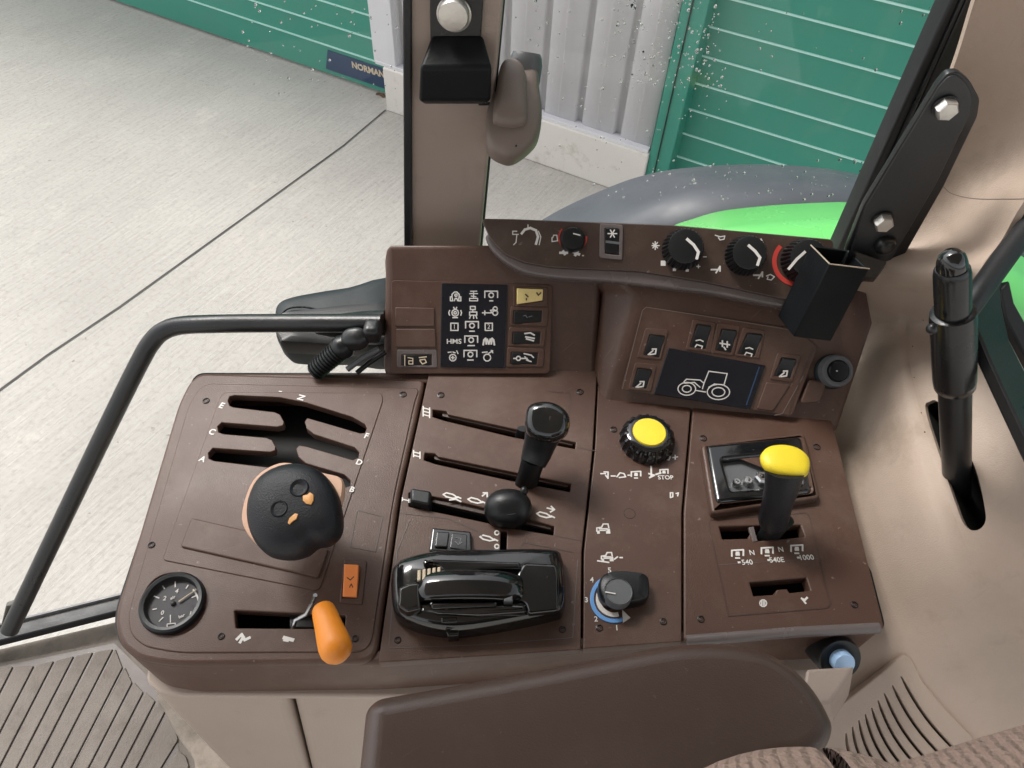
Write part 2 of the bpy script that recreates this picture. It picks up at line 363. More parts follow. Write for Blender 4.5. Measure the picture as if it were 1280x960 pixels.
link('gear_gate_panel', plate_me(DECK, [gate_panel, gate], .0022, .010, .0008), M['brown'], con)
face_out = [(253, 479), (525, 485), (519, 500), (492, 622), (463, 815), (222, 816), (180, 808), (163, 793), (160, 772), (163, 757), (236, 505)]
gate_hole = [(x, y) for x, y in rc([(279, 492), (475, 493), (477, 500), (398, 737), (205, 698), (208, 690)], 9)]
plate('panel_face', DECK, [rc(face_out, 22, 8), gate_hole, circ(217, 755, 38.5, n=40), rc([(293, 763), (385, 767), (432, 769), (431, 786), (295, 785)], 2)], .0012, .006, M['brown'], con, bev=.0011, res=3)
lp = plate('console_top_panel', DECK, [rc(left_out, 24, 8), [(x, y) for x, y in rc([(279, 492), (475, 493), (477, 500), (398, 737), (205, 698), (208, 690)], 9)], rc(hole_orange, 2)], 0, T, M['brown'], con, bev=.0040, res=5)
plate('raised_pad', DECK, [pad], .0044, .005, M['brown'], con, bev=.0014, res=3)
# rim: rounded shoulder round the outside of the console
plate('seam_line', DECK, [rc([(446, 637), (479, 645), (470, 690), (437, 684)], 2), rc([(447, 638.2), (477.6, 645.6), (468.8, 688.8), (438.4, 683.2)], 2)], .0016, .001, M['brown_dark'], con, bev=.0001)
mid_out = [(538, 458), (747, 456), (741, 560), (727, 690), (726, 812), (640, 818), (473, 828), (502, 622)]
slot3 = [(540, 512), (549, 513), (560, 520), (648, 543), (712, 553), (722, 559), (717, 557), (710, 559), (560, 529), (541, 521)]
slot3 = [(541, 512), (558, 514), (560, 518), (720, 553), (719, 561), (640, 546), (557, 526), (541, 521)]
slot2 = [(531, 566), (544, 567), (548, 571), (714, 605), (713, 615), (640, 601), (545, 580), (530, 575)]
slot1 = [(511, 616), (536, 620), (560, 624), (640, 643), (693, 658), (692, 669), (640, 660), (560, 643), (511, 633)]
slot0 = [(626, 664), (634, 664), (633, 690), (625, 690)]
plate('console_top_panel', DECK, [rc(mid_out, 2), rc(slot3, 1), rc(slot2, 1), rc(slot1, 1), rc(slot0, 2)], 0, T, M['brown'], con, bev=.0010, res=3)
for k, sl in enumerate((slot3, slot2, slot1)):         # sunken brown guides inside the slots
    x0, y0 = sl[0]; x1, y1 = sl[3] if k < 2 else sl[4]
    nm = plate_me(DECK.off(-.004), [[(x0 + 12, y0 + 1), (x1 - 4, y1 - 1), (x1 - 4, y1 + 4), (x0 + 12, y0 + 8)]], 0, .004, .0008)
    link('slot_guide', nm, M['brown_dark'], con)
# faint scored outline round the lever zone
for ln_ in ([(746, 564), (722, 559)], [(693, 669), (727, 676)], [(500, 641), (560, 648), (598, 664), (617, 690)], [(645, 692), (655, 678), (716, 690)], [(686, 489), (713, 491), (710, 536)]): ink('seam_line', DECK, [ln_], 1.1, con, M['brown_dark'])
for ln_ in ([(486, 808), (496, 690), (512, 650)], [(486, 810), (600, 806), (716, 797), (722, 700)]): ink('seam_line', DECK, [ln_], 1.0, con, M['brown_lip'], h=.0005)
sweep('front_edge', [DECK.hit(858, 799) - Z * .0035, DECK.hit(1000, 788) - Z * .0035, DECK.hit(1100, 783) - Z * .0035], .0052, M['brown_lip'], con, seg=20)  # grey bar paints the reflective sheen of the chamfered edge
strip_out = [(749, 456), (866, 480), (852, 640), (852, 802), (729, 811), (730, 690), (744, 560)]
plate('console_top_panel', DECK, [rc(strip_out, 2)], 0, T, M['brown'], con, bev=.0010, res=3)
right_out = [(867, 500), (1036, 515), (1044, 541), (1106, 786), (1000, 790), (855, 801), (855, 640)]
pto_hole = [(899, 660), (935, 659), (937, 664), (944, 663), (948, 658), (1001, 657), (1005, 670), (945, 675), (943, 668), (938, 668), (937, 674), (903, 674)]
pto_hole = [(899, 658), (1001, 656), (1006, 671), (948, 676), (944, 668), (937, 668), (935, 673), (903, 674)]
hole2 = [(937, 728), (1008, 722), (1013, 738), (987, 741), (984, 736), (971, 737), (968, 743), (942, 745)]
plate('console_top_panel', DECK, [rc(right_out, 5), rc(pto_hole, 1), rc(hole2, 1)], 0, T, M['brown'], con, bev=.0014, res=3)
# side skirt under the outline, slightly inset, open black inside
full = rc([(243, 466), (746, 466), (1044, 538), (1108, 788), (1000, 792), (640, 819), (470, 830), (217, 833), (172, 825), (150, 807), (143, 778), (146, 757)], 14, 6)
inner = [(x, y) for x, y in rc([(262, 478), (744, 478), (1030, 548), (1092, 778), (1000, 780), (640, 800), (470, 812), (222, 814), (170, 800), (162, 778), (166, 757)], 10, 4)]
plate('side_skirt', DECK.off(-.004), [full, inner], 0, .080, M['brown'], con, bev=.004, res=3)
plate('inner_well', DECK.off(-.050), [rc(full, 3)], 0, .006, M['void'], con, bev=0)
# beige lower panel
bl = [[(180, 862), (230, 866), (362, 868), (366, 868)], ]
def base_panel(x0, x1, xb0, xb1):
    z0, z1 = -.083, -.50
    tp = [hz(z0).hit(x0, 862 if x0 < 200 else 865), hz(z0).hit(x1, 865 if x1 < 600 else 850), hz(z0).hit(x1, 780), hz(z0).hit(x0 + 8, 790)]
    bt = [hz(z1).hit(xb0, 1010), hz(z1).hit(xb1, 1010), hz(z1).hit(xb1, 760), hz(z1).hit(xb0 - 30, 860)]
    o = link('base_panel', hexa(bt, tp), M['base_beige'], con); bevel(o, .012, 4)
base_panel(184, 360, 330, 398); base_panel(363, 700, 402, 700); base_panel(703, 1062, 703, 1000)
plate('base_rim', hz(-.084), [rc([(182, 852), (200, 866), (230, 870), (700, 872), (1000, 842), (1000, 780), (190, 800)], 8)], 0, .010, M['base_beige'], con, bev=.003)
plate('base_foot', hz(-.488), [cr2([(196, 868), (232, 868), (275, 905), (350, 1010), (215, 1020), (243, 960), (224, 925), (205, 890)], 4)], 0, .02, M['floor_dirt'], con, bev=.004)
# screws
def screw(pl, x, y, r=5, h=0.0):
    c = pl.hit(x, y); s = (pl.hit(x + 1, y) - c).length
    o = lathe('screw', c + pl.n * h, pl.n, [(r * s * 1.25, -.002), (r * s * 1.25, .0006), (r * s * .95, .0009), (r * s * .85, -.0006)], M['black'], con, seg=20)
    d = lathe('screw_head', c + pl.n * h, pl.n, [(r * s * .8, -.004), (r * s * .8, -.0002), (r * s * .45, .0002), (r * s * .36, -.0006)], M['black'], o, seg=12)
for x, y in [(258, 502), (190, 682), (277, 796), (444, 799), (504, 494), (551, 494), (725, 490), (497, 800), (703, 787), (767, 537), (829, 777), (749, 785), (876, 774), (1068, 756), (1021, 559), (879, 548)]:
    screw(DECK, x, y, 3.6, .0012 if x < 480 or (x < 510 and y < 496) else 0)
screw(DECK, 787, 642, 7, -.0008)
# ---- gear gate letters
for s_, x, y in [('E', 277, 507), ('C', 265, 540), ('A', 253, 574), ('F', 458, 545), ('D', 449, 578), ('B', 440, 612)]:
    text('gate_letter', DECK, s_, x, y, 6.5, con, d=(.96, .25), bold=.03, h=.0026)
text('gate_letter', DECK, 'N', 377, 497, 6.5, con, d=(.5, -.86), bold=.03, h=.0026)
ink('gate_mark', DECK, [[(349, 489), (352, 489.5)]], 1.3, con, h=.0026)
# ---- gear lever
gl = link('gear_lever', sweep_me([DECK.hit(388, 600) + Z * -.03, hz(.02).hit(384, 606), hz(.058).hit(372, 640)], [.011, .010, .012]), M['black'], con)
gl['label'] = 'gear lever with big black palm grip and tan collar'
KP = tilt(hz(.075).hit(300, 680), hz(.075).hit(440, 700), 10)
k_out = cr2([(310, 650), (312, 625), (325, 600), (350, 585), (378, 582), (402, 591), (420, 612), (427, 640), (426, 662), (412, 677), (395, 681), (380, 692), (358, 697), (335, 693), (318, 676)], 5)
dome('knob', KP, k_out, [(.55, -.030), (.80, -.026), (.95, -.018), (1.0, -.008), (1.0, .000), (.985, .005), (.95, .0095), (.88, .0135), (.76, .0165), (.6, .0185), (.4, .0195), (.2, .0198)], M['grip'], gl, cen=(370, 640))
col_out = cr2([(299, 650), (302, 620), (317, 591), (347, 574), (378, 578), (400, 586), (424, 593), (427, 610), (418, 640), (400, 660), (370, 680), (340, 690), (316, 676)], 5)
dome('collar', KP, col_out, [(.9, -.022), (.99, -.018), (1.0, -.010), (.97, -.006)], M['tan'], gl, cen=(368, 640))
top = KP.off(.0193)
for bx, by, br_ in ((374, 610, 12), (349, 636, 11)):
    c = top.hit(bx, by); s_ = (top.hit(bx + 1, by) - c).length
    lathe('knob_button', c, KP.n, [(br_ * s_, -.006), (br_ * s_, .0004), (br_ * s_ * .9, .0015), (br_ * s_ * .72, .0005), (br_ * s_ * .3, -.0003)], M['grip'], gl, seg=28)
dome('symbol', top, [(379, 620), (384, 619), (388, 616), (392, 619), (392, 626), (389, 631), (383, 630), (379, 626)], [(1, -.004), (1, .0012), (.9, .0015)], M['orange_print'], gl)
dome('symbol', top, [(360, 654), (362, 648), (369, 642), (373, 643), (371, 649), (365, 653), (362, 656)], [(1, -.004), (1, .0009), (.9, .0013)], M['orange_print'], gl)
# ---- gauge
gc = DECK.hit(217, 755); gs = (DECK.hit(218, 755) - gc).length
ga = link('gauge', lathe_me(gc, Z, [(40.5 * gs, -.006), (40.5 * gs, .002), (39.5 * gs, .006), (37 * gs, .0075), (33 * gs, .0070), (31 * gs, .002), (30.5 * gs, -.001), (5 * gs, -.0011)], seg=64), M['black'], con)
ga['label'] = 'round black air pressure gauge with cream needle'
lathe('dial', gc + Z * .0005, Z, [(31 * gs, -.001), (31 * gs, .0), (1 * gs, .0001)], M['dial'], ga, seg=48)
GP = DECK.off(.0010); cx, cy = 219.5, 756; rr = 29
tk = []
for k in range(9):
    a = R(225 - 33.5 * k); l = 6.5 if k % 2 == 0 else 4.5
    tk.append([(cx + (rr - l) * cos(a), cy - (rr - l) * sin(a)), (cx + rr * cos(a), cy - rr * sin(a))])
ink('scale_mark', GP, tk, 1.5, ga)
ink('scale_mark', GP, [[(cx + rr * cos(R(a)), cy - rr * sin(R(a))) for a in range(-62, 46, 6)]], 2.0, ga)
for s_, x, y in [('0', 203, 766), ('2', 206, 748), ('4', 221, 739), ('10', 240, 767), ('air', 216, 747), ('bar', 227, 770)]:
    text('scale_numeral', GP, s_, x, y, 5.2 if len(s_) < 3 else 3.8, ga, d=(.92, -.38) if len(s_) > 2 else (1, 0), bold=.02)
ink('scale_mark', GP, [[(209, 784), (219, 784), (219, 779), (209, 780), (209, 784)], [(213, 769), (213, 778)]], 1.2, ga)
link('needle', sweep_me([GP.hit(224, 753) + Z * .0016, GP.hit(247, 737) + Z * .0016], [.0009, .0005], seg=6), M['cream'], ga)
lathe('needle_hub', gc + Z * .0005, Z, [(3.2 * gs, 0), (3 * gs, .002), (1.5 * gs, .0026)], M['black'], ga, seg=20)
lathe('glass', gc + Z * .0045, Z, [(33 * gs, 0), (33 * gs, .0006), (.5 * gs, .0008)], M['glass'], ga, seg=40)
# ---- orange throttle lever
th = link('throttle_lever', plate_me(DECK.off(-.006), [[(362, 770), (372, 768), (392, 772), (430, 773), (430, 784), (362, 785)]], 0, .006, .001), M['black'], con)
th['label'] = 'orange capsule handled lever on a bent metal rod'
sweep('rod', [DECK.hit(363, 786) - Z * .006, DECK.hit(370, 776) + Z * .002, DECK.hit(385, 772) + Z * .008, DECK.hit(396, 764) + Z * .022, DECK.hit(402, 762) + Z * .034], .0019, M['metal'], th, seg=10)
A = hz(.040).hit(404, 762); B = hz(.050).hit(422, 818); ax = (B - A)
pp = [A + ax * t for t in (-.10, -.085, -.05, 0, .15, .4, .65, .82, .93, 1.02, 1.09, 1.125)]
sweep('handle', pp, [.003, .006, .0085, .0098, .0108, .0118, .0132, .0138, .0133, .0112, .0075, .003], M['orange'], th, seg=28)
ink('symbol', DECK, [[(296, 799), (302, 793), (306, 800), (312, 797)], [(300, 803), (304, 796)]], 3.6, con, h=.0016)
o = ink('symbol', DECK, [[(355, 797), (366, 800)]], 4.5, con, h=.0016)
o2 = ink('symbol', DECK, [[(355, 800), (360, 801)]], 3, con, h=.0017)
# ---- orange rocker on the left panel
def rocker(pl, frame, face, parent, mface, mframe=None, hh=.004, tiltv=.0025, lab=None, depth=.008, fr=.0022):
    """framed rocker switch: frame/face are 4 px corners (tl,tr,br,bl); the face tips along its long side"""
    f = link('rocker_switch', plate_me(pl, [rc(frame, 3), rc(face, 1.2)], fr, fr + depth, .0009), mframe or M['brown'], parent)
    if lab: f['label'] = lab
    q = [pl.hit(*p) for p in face]
    lo = [p - pl.n * depth for p in q]
    w1 = (q[1] - q[0]).length; w2 = (q[3] - q[0]).length
    hts = [hh + tiltv, hh - tiltv, hh - tiltv, hh + tiltv] if w1 > w2 else [hh + tiltv, hh + tiltv, hh - tiltv, hh - tiltv]
    c = sum(q, Vector()) / 4
    hi = [c + (p - c) * .93 + pl.n * h for p, h in zip(q, hts)]
    mid = [(hi[0] + hi[1]) / 2, (hi[3] + hi[2]) / 2] if w1 > w2 else [(hi[0] + hi[3]) / 2, (hi[1] + hi[2]) / 2]
    mid = [m_ - pl.n * .0012 for m_ in mid]
    if w1 > w2:
        V = lo + hi + mid; Fc = [(0, 1, 2, 3), (4, 8, 9, 7), (8, 5, 6, 9), (0, 1, 5, 8, 4), (1, 2, 6, 5), (2, 3, 7, 9, 6), (3, 0, 4, 7)]
    else:
        V = lo + hi + mid; Fc = [(0, 1, 2, 3), (4, 5, 9, 8), (8, 9, 6, 7), (0, 1, 5, 4), (1, 2, 6, 9, 5), (2, 3, 7, 6), (3, 0, 4, 8, 7)]
    r_ = link('rocker', fixn(newmesh(V, Fc)), mface, f, smooth=20); bevel(r_, .0006, 2)
    return f
f = rocker(DECK, [(430, 699), (459, 701), (453, 756), (424, 753)], [(431, 708), (450, 709), (447, 749), (428, 748)], con, M['orange_sw'], lab='orange rocker switch beside the big gear grip', hh=.0055)
T2 = DECK.off(.0078)
ink('symbol', T2, [[(434, 722), (438, 725), (442, 721)], [(437, 734), (439, 730), (441, 734)]], 1.3, f, M['brown_dark'])
# ---- numerals of the three lever slots (bars with serifs)
def roman(n, x, y):
    L_ = []
    for k in range(n):
        o_ = (k - (n - 1) / 2) * 4.2; L_.append([(x - 4, y + o_ - 1), (x + 4, y + o_ + 1)])
    t_ = (n - 1) * 2.1 + 2
    L_ += [[(x - 4, y - t_ - 1), (x - 4, y + t_ - 1)], [(x + 4, y - t_ + 1), (x + 4, y + t_ + 1)]]
    ink('slot_numeral', DECK, L_, 1.6, con)
roman(3, 533, 515); roman(2, 521, 568); roman(1, 507, 625)
# ---- glossy tall lever
lv = link('control_lever', sweep_me([DECK.hit(656, 606) - Z * .012, DECK.hit(660, 602) + Z * .012, DECK.hit(664, 597) + Z * .034], [.0125, .0118, .0125], sq=(1, .62)), M['black'], con)
lv['label'] = 'tall glossy black lever rising from the second slot'
sweep('boot', [DECK.hit(664, 598) + Z * .030, DECK.hit(668, 590) + Z * .036, DECK.hit(671, 585) + Z * .046, DECK.hit(674, 580) + Z * .058], [.0135, .0155, .0165, .0190], M['black'], lv, sq=(1, .8))
kp = tilt(hz(.066).hit(655, 540), hz(.066).hit(712, 552), 26)
ko = cr2([(656, 524), (661, 509), (676, 503.5), (695, 506), (710, 518), (712, 534), (706, 547), (690, 554), (670, 551), (658, 541)], 5)
dome('knob', kp, ko, [(.60, -.020), (.82, -.014), (.95, -.006), (1, .002), (.97, .008), (.90, .012), (.78, .0148), (.58, .0165), (.3, .0172)], M['gloss'], lv)
# second, hidden lever foot in the third slot
link('control_lever', sweep_me([DECK.hit(655, 541) - Z * .008, DECK.hit(655, 541) + Z * .008], [.010, .008], sq=(1, .5)), M['black'], con)['label'] = 'stub of a lever in the far slot behind the tall lever'
# ---- ball lever
lb = link('control_lever', sweep_me([DECK.hit(638, 652) - Z * .012, DECK.hit(636, 648) + Z * .02], [.012, .010], sq=(1, .7)), M['black'], con)
lb['label'] = 'short lever with a smooth black egg shaped knob in the near slot'
c = cam(635, 636, .735); rt = ray(636, 636) - ray(635, 636); rt = rt.normalized()
vw = ray(635, 636).normalized(); upv = rt.cross(vw).normalized()
link('knob', blob_me(c, rt * .0245, upv * .0205, -vw * .019, .92), M['black'], lb)
link('knob_button', blob_me(cam(655, 614, .735), rt * .004, upv * .005, -vw * .004), M['black'], lb)
sb = link('lever_stop', hexa([DECK.hit(x, y) - Z * .004 for x, y in ((511, 613), (541, 618), (540, 640), (511, 632))], [DECK.hit(x, y) + Z * .010 for x, y in ((515, 616), (539, 620), (537, 637), (515, 632))]), M['black'], con); bevel(sb, .002)
# ---- loader / hitch pictograms beside the near slot
def hitch(x, y, extra): ink('symbol', DECK, [[(x, y), (x + 4, y - 2), (x + 12, y), (x + 18, y + 4)], [(x, y), (x + 4, y + 3), (x + 12, y + 5), (x + 18, y + 4)], [(x + 18, y + 3), (x + 22, y + 5)]] + extra, 2.0, con)
hitch(554, 618, [[(562, 625), (570, 624), (576, 627)]])
hitch(585, 624, [[(603, 620), (608, 616)], [(604, 616), (609, 616), (609, 621)]])
hitch(671, 642, [[(684, 635), (692, 637)], [(689, 633), (693, 637), (688, 640)]])
hitch(600, 671, [])
for yy in (666, 683): ink('symbol', DECK, [[(p[0], p[1]) for p in circ(621, yy, 2.6, n=10)] + [(623.6, yy)]], 1.7, con)
# ---- black rocker below the slots
f = link('rocker_switch', plate_me(DECK, [rc([(540, 659), (589, 664), (590, 693), (536, 689)], 3)], .006, .012, .002, 3), M['gloss'], con); f['label'] = 'black rocker switch above the glossy lever housing'
R1 = DECK.off(.006)
link('rocker', join([plate_me(R1, [rc([(546, 664), (562, 665), (559, 684), (543, 683)], 2)], .003, .004, .0012), plate_me(R1, [rc([(565, 666), (584, 668), (583, 688), (562, 685)], 2)], .0012, .002, .0008)]), M['gloss'], f)
ink('symbol', R1, [[(570, 672), (576, 673), (574, 680)], [(569, 677), (573, 681), (577, 678)]], 1.2, f, M['grey'], h=.0017)
# ---- glossy multi lever housing
hb = cr2([(490, 745), (491, 722), (500, 711), (524, 703), (560, 698), (620, 697), (690, 697), (702, 706), (706, 735), (704, 768), (690, 777), (640, 788), (582, 797), (545, 796), (510, 786), (494, 772)], 5)
hous = link('lever_housing', dome_me(DECK, hb, [(1.0, -.004), (1.0, .008), (.985, .016), (.95, .022), (.88, .026), (.74, .028), (.4, .029)]), M['gloss'], con, smooth=60)
hous['label'] = 'glossy black sculpted hydraulic control housing'
HP = DECK.off(.030)
link('side_ridge', join([plate_me(HP, [rc([(528, 702), (540, 698), (650, 702), (652, 711), (600, 712), (556, 717), (550, 708)], 2)], .006, .012, .0025, 4),
    plate_me(HP, [rc([(524, 760), (560, 756), (620, 754), (656, 755), (657, 764), (600, 768), (548, 766)], 3)], .004, .012, .003, 4),
    plate_me(HP, [rc([(654, 702), (696, 704), (699, 712), (699, 762), (660, 766), (656, 752), (644, 750), (645, 716)], 5)], .003, .012, .0035, 4)]), M['gloss'], hous)
pts = [HP.P(*HP.loc(x, 736), z) for x, z in ((525, .000), (535, .005), (555, .008), (580, .0095), (605, .009), (625, .007), (640, .003), (646, -.001))]
link('thumb_slider', sweep_me(cr(pts, 4), .0138, seg=28, sq=(1, .58), ref=Vector((0, 1, 0))), M['gloss'], hous)
link('thumb_slider', join([plate_me(HP, [rc([(498, 734), (512, 728), (524, 727), (526, 760), (508, 764), (497, 757)], 3)], .010, .016, .003, 4), plate_me(HP, [rc([(536, 753), (622, 752), (620, 757), (540, 760)], 2)], .0075, .01, .002)]), M['gloss'], hous)
pl_ = [[(498, 758), (505, 738), (512, 734)], ]
ribs = [rc([(522 + 6.2 * k, 712.5 - .9 * k), (526.2 + 6.2 * k, 711.8 - .9 * k), (525.6 + 6.2 * k, 725 - .9 * k), (521.5 + 6.2 * k, 726 - .9 * k)], .6) for k in range(5)]
link('ribbed_insert', join([plate_me(HP, [r_], .0115, .010, .0006) for r_ in ribs]), M['cream'], hous)
link('slider_track', join([plate_me(HP, [rc([(628, 733), (638, 733), (638, 747), (628, 747)], 1)], .008, .01, .001), plate_me(HP, [rc([(630, 741), (641, 741), (641, 752), (630, 752)], 1)], .009, .01, .001)]), M['grey'], hous)
link('detent_tab', join([plate_me(DECK, [rc([(551, 772), (571, 771), (572, 777), (552, 778)], 1)], .028, .02, .001), plate_me(DECK, [rc([(556, 780), (576, 778), (577, 783), (557, 786)], 1)], .022, .02, .001), plate_me(DECK, [rc([(557, 788), (574, 787), (573, 794), (560, 795)], 1)], .015, .02, .001)]), M['gloss'], hous)
# ---- yellow topped rotary knob
kc = DECK.hit(808, 552); ks = (DECK.hit(809, 552) - kc).length
yk = link('rotary_knob', lathe_me(kc, Z, [(34 * ks, -.001), (34.5 * ks, .003), (32 * ks, .013), (27.5 * ks, .0165), (23 * ks, .018), (21 * ks, .018)], rib=(19, .0038, .002, .016)), M['gloss'], con)
yk['label'] = 'black scalloped rotary knob with yellow top'
lathe('knob_cap', kc + Z * .017, Z, [(20.5 * ks, -.002), (20.5 * ks, .0015), (19.5 * ks, .0028), (10 * ks, .0034)], M['yellow'], yk, seg=40)
def tractor_mark(x, y, s=1.0, name='symbol', pl=DECK, par=con, h=.0004):
    q = lambda ls: [[(x + p[0] * s, y + p[1] * s) for p in ln] for ln in ls]
    ink(name, pl, q([[(-8, 2), (-8, -2), (-2, -3)], [(-2, -3), (0, -7), (6, -7), (7, -2)], [(-5, -1), (5, -1)], [(-4, 1), (4, 1)]]), 1.7, par, h=h)
    ink(name, pl, q([[(-6.3, 3.2), (-5.7, 3.2)]]), 4.2 * s, par, h=h + .00006)
    ink(name, pl, q([[(5.6, 2), (6.4, 2)]]), 6.6 * s, par, h=h + .00006)
tractor_mark(754, 662); tractor_mark(759, 697, .9)
ink('symbol', DECK, [[(747, 701), (761, 703)], [(768, 699), (772, 696)], [(775, 697), (778, 697)]], 1.9, con)
def pto_mark(x, y, s=1.0, pl=DECK, par=con, h=.0004, dot=True, under=True, w=2.1):
    L_ = [[(x - 9 * s, y + 4 * s), (x - 9 * s, y - 5 * s), (x + 9 * s, y - 6 * s), (x + 9 * s, y + 3 * s)]]
    if dot: L_ += [[(x - 2.5 * s, y), (x + 2.5 * s, y)], [(x - 2.5 * s, y + 2 * s), (x + 2.5 * s, y + 2 * s)], [(x - 2 * s, y - 2 * s), (x + 2 * s, y - 2 * s)]]
    else: L_ += [[(x + 3.4 * s * cos(a * pi / 5), y + 3.4 * s * sin(a * pi / 5)) for a in range(11)]]
    if under: L_ += [[(x - 3 * s, y + 7 * s), (x + 3 * s, y + 7 * s)]]
    ink('symbol', pl, L_, w, par, h=h)
pto_mark(795, 593, .65, w=1.8)
ink('symbol', DECK, [[(751, 592), (757, 592)], [(755, 590), (760, 590), (760, 598), (757, 594)], [(764, 595), (769, 595)], [(771, 596), (775, 591), (780, 592), (782, 596), (774, 597)], [(785, 594), (788, 594)]], 1.8, con)
ink('symbol', DECK, [[(814, 583), (814, 596)], [(811, 592), (818, 594), (812, 597)], [(820, 593), (826, 591)]], 2.2, con)
pto_mark(830, 590, .55, under=False, w=1.8)
text('symbol', DECK, 'STOP', 832, 597, 5, con, bold=.02)
ink('symbol', DECK, [[(828, 575), (833, 570), (838, 571), (836, 575), (831, 574)], [(841, 572), (847, 571)], [(844, 569), (844, 574)]], 1.6, con)
ink('symbol', DECK, [[(838, 616), (838, 622), (841, 621), (841, 616), (838, 616)], [(845, 617), (848, 616), (847, 620)]], 1.6, con)
# ---- blue dial
dc = DECK.hit(768, 748); ds = (DECK.hit(769, 748) - dc).length
def arcring(cx, cy, r0, r1, a0, a1, n=28): return [(cx + r1 * cos(R(lerp(a0, a1, k / n))), cy - r1 * sin(R(lerp(a0, a1, k / n)))) for k in range(n + 1)] + [(cx + r0 * cos(R(lerp(a1, a0, k / n))), cy - r0 * sin(R(lerp(a1, a0, k / n)))) for k in range(n + 1)]
dl = link('rotary_dial', plate_me(DECK, [arcring(768, 748, 25.5, 30.5, 55, 292)], .0012, .003, .0003), M['blue'], con); dl['label'] = 'black rotary dial with blue and white ring arrow, numbered 1 to 5'
link('ring_arrow', plate_me(DECK, [arcring(768, 748, 17.5, 23, 130, 285) + []], .0016, .003, .0003), M['white'], dl)
link('ring_arrow', plate_me(DECK, [[(778, 762), (788, 772), (779, 778)]], .0019, .003, .0002), M['white'], dl)
dome('knob', DECK, cr2([(746, 742), (750, 727), (765, 721), (790, 722), (806, 727), (809, 742), (806, 755), (790, 760), (768, 762), (752, 757)], 4), [(1, -.002), (1, .010), (.97, .014), (.9, .016), (.5, .0165)], M['black'], dl)
c9 = DECK.hit(769, 750); lathe('knob_cap', c9, Z, [(17.5 * ds, .010), (17.5 * ds, .020), (16.5 * ds, .0215), (15.5 * ds, .0205), (3 * ds, .0205)], M['grey'], dl)
ink('pointer', DECK.off(.0212), [[(757, 740), (769, 742)]], 1.5, dl)
for s_, x, y in [('1', 771, 785), ('2', 745, 774), ('3', 733, 750), ('4', 740, 725), ('5', 762, 713)]: text('numeral', DECK, s_, x, y, 6.5, dl, bold=.02)
# ---- raised glossy tray and yellow lever
tr = link('pto_tray', plate_me(DECK, [rc([(876, 555), (1006, 541), (1025, 622), (890, 642)], 6), rc([(884, 557), (1001, 546), (1014, 614), (897, 627)], 5)], .010, .014, .003, 3), M['brown'], con); tr['label'] = 'raised tray with glossy black frame and metal fittings inside'
link('tray_frame', plate_me(DECK, [rc([(883, 556), (1002, 545), (1015, 615), (896, 628)], 6), rc([(903, 574), (994, 565), (1001, 605), (914, 613)], 4)], .013, .012, .004, 4), M['gloss'], tr)
plate('tray_bottom', DECK, [[(885, 557), (1003, 547), (1014, 617), (895, 627)]], .004, .004, M['grey'], tr, bev=0)
for (x, y, r_, hh) in ((949, 599, 9, .008), (932, 602, 6, .006), (918, 604, 5, .006)):
    c = DECK.hit(x, y + 4) + Z * .003; s_ = (DECK.hit(x + 1, y) - DECK.hit(x, y)).length
    lathe('fitting', c, Z, [(r_ * s_, 0), (r_ * s_, hh), (r_ * s_ * .75, hh + .002), (r_ * s_ * .4, hh + .002), (r_ * s_ * .35, hh - .003)], M['metal'], tr, seg=6 if r_ > 8 else 16)
yl = link('pto_lever', sweep_me([DECK.hit(962, 668) - Z * .012, DECK.hit(965, 664) + Z * .012, DECK.hit(967, 662) + Z * .024], [.011, .0125, .0135], sq=(1, .7)), M['black'], con); yl['label'] = 'black lever with oval yellow cap rising from the PTO slot'
sweep('neck', [hz(.016).hit(966, 655), hz(.026).hit(967, 648), hz(.052).hit(972, 628), hz(.074).hit(978, 606), hz(.088).hit(981, 588)], [.013, .0150, .0145, .0165, .0185], M['grip'], yl, sq=(1, .85))
yp = tilt(hz(.090).hit(950, 590), hz(.090).hit(1012, 602), -6)
yo = cr2([(949.5, 572), (958, 562), (975, 559), (995, 563), (1008, 573), (1011, 584), (1007, 596), (990, 597), (970, 593), (955, 585)], 5)
dome('cap', yp, yo, [(.72, -.006), (.95, -.003), (1, .001), (.98, .004), (.9, .006), (.7, .0075), (.4, .0082)], M['yellow'], yl)
link('gate_notch', plate_me(DECK, [[(936, 659), (942, 658), (947, 676), (941, 677)]], .001, .004, .0004), M['brown_lip'], con)
ink('seam_line', DECK, [[(886, 655), (889, 650), (1008, 641), (1012, 645), (1038, 755), (1034, 760), (911, 770), (886, 655)]], 1.1, con, M['brown_dark'])
ink('seam_line', DECK, [[(898, 706), (1024, 698)]], .8, con, M['brown_lip'])
for x, y, s_ in ((922, 692, '540'), (959, 689, '540E'), (996, 686, '1000')):
    pto_mark(x, y, .8)
    text('speed_numeral', DECK, s_, x + 12, y + 11, 6.2, con, bold=.015, d=(1, -.04))
    ink('speed_mark', DECK, [[(x + 1, y + 11), (x + 3, y + 11)]], 2.4, con)
for x, y in ((940, 691), (976, 687)): text('speed_numeral', DECK, 'N', x, y, 6, con, bold=.015)
ink('symbol', DECK, [[(952 + 2 * k, 751), (952 + 2 * k, 757)] for k in range(3)] + [circ(954, 754, 4.4, n=10) + [(958.4, 754)]], 1.3, con)
ink('symbol', DECK, [[(1002, 748), (1006, 750), (1009, 747)], [(1003, 749), (1007, 754)]], 2.5, con)
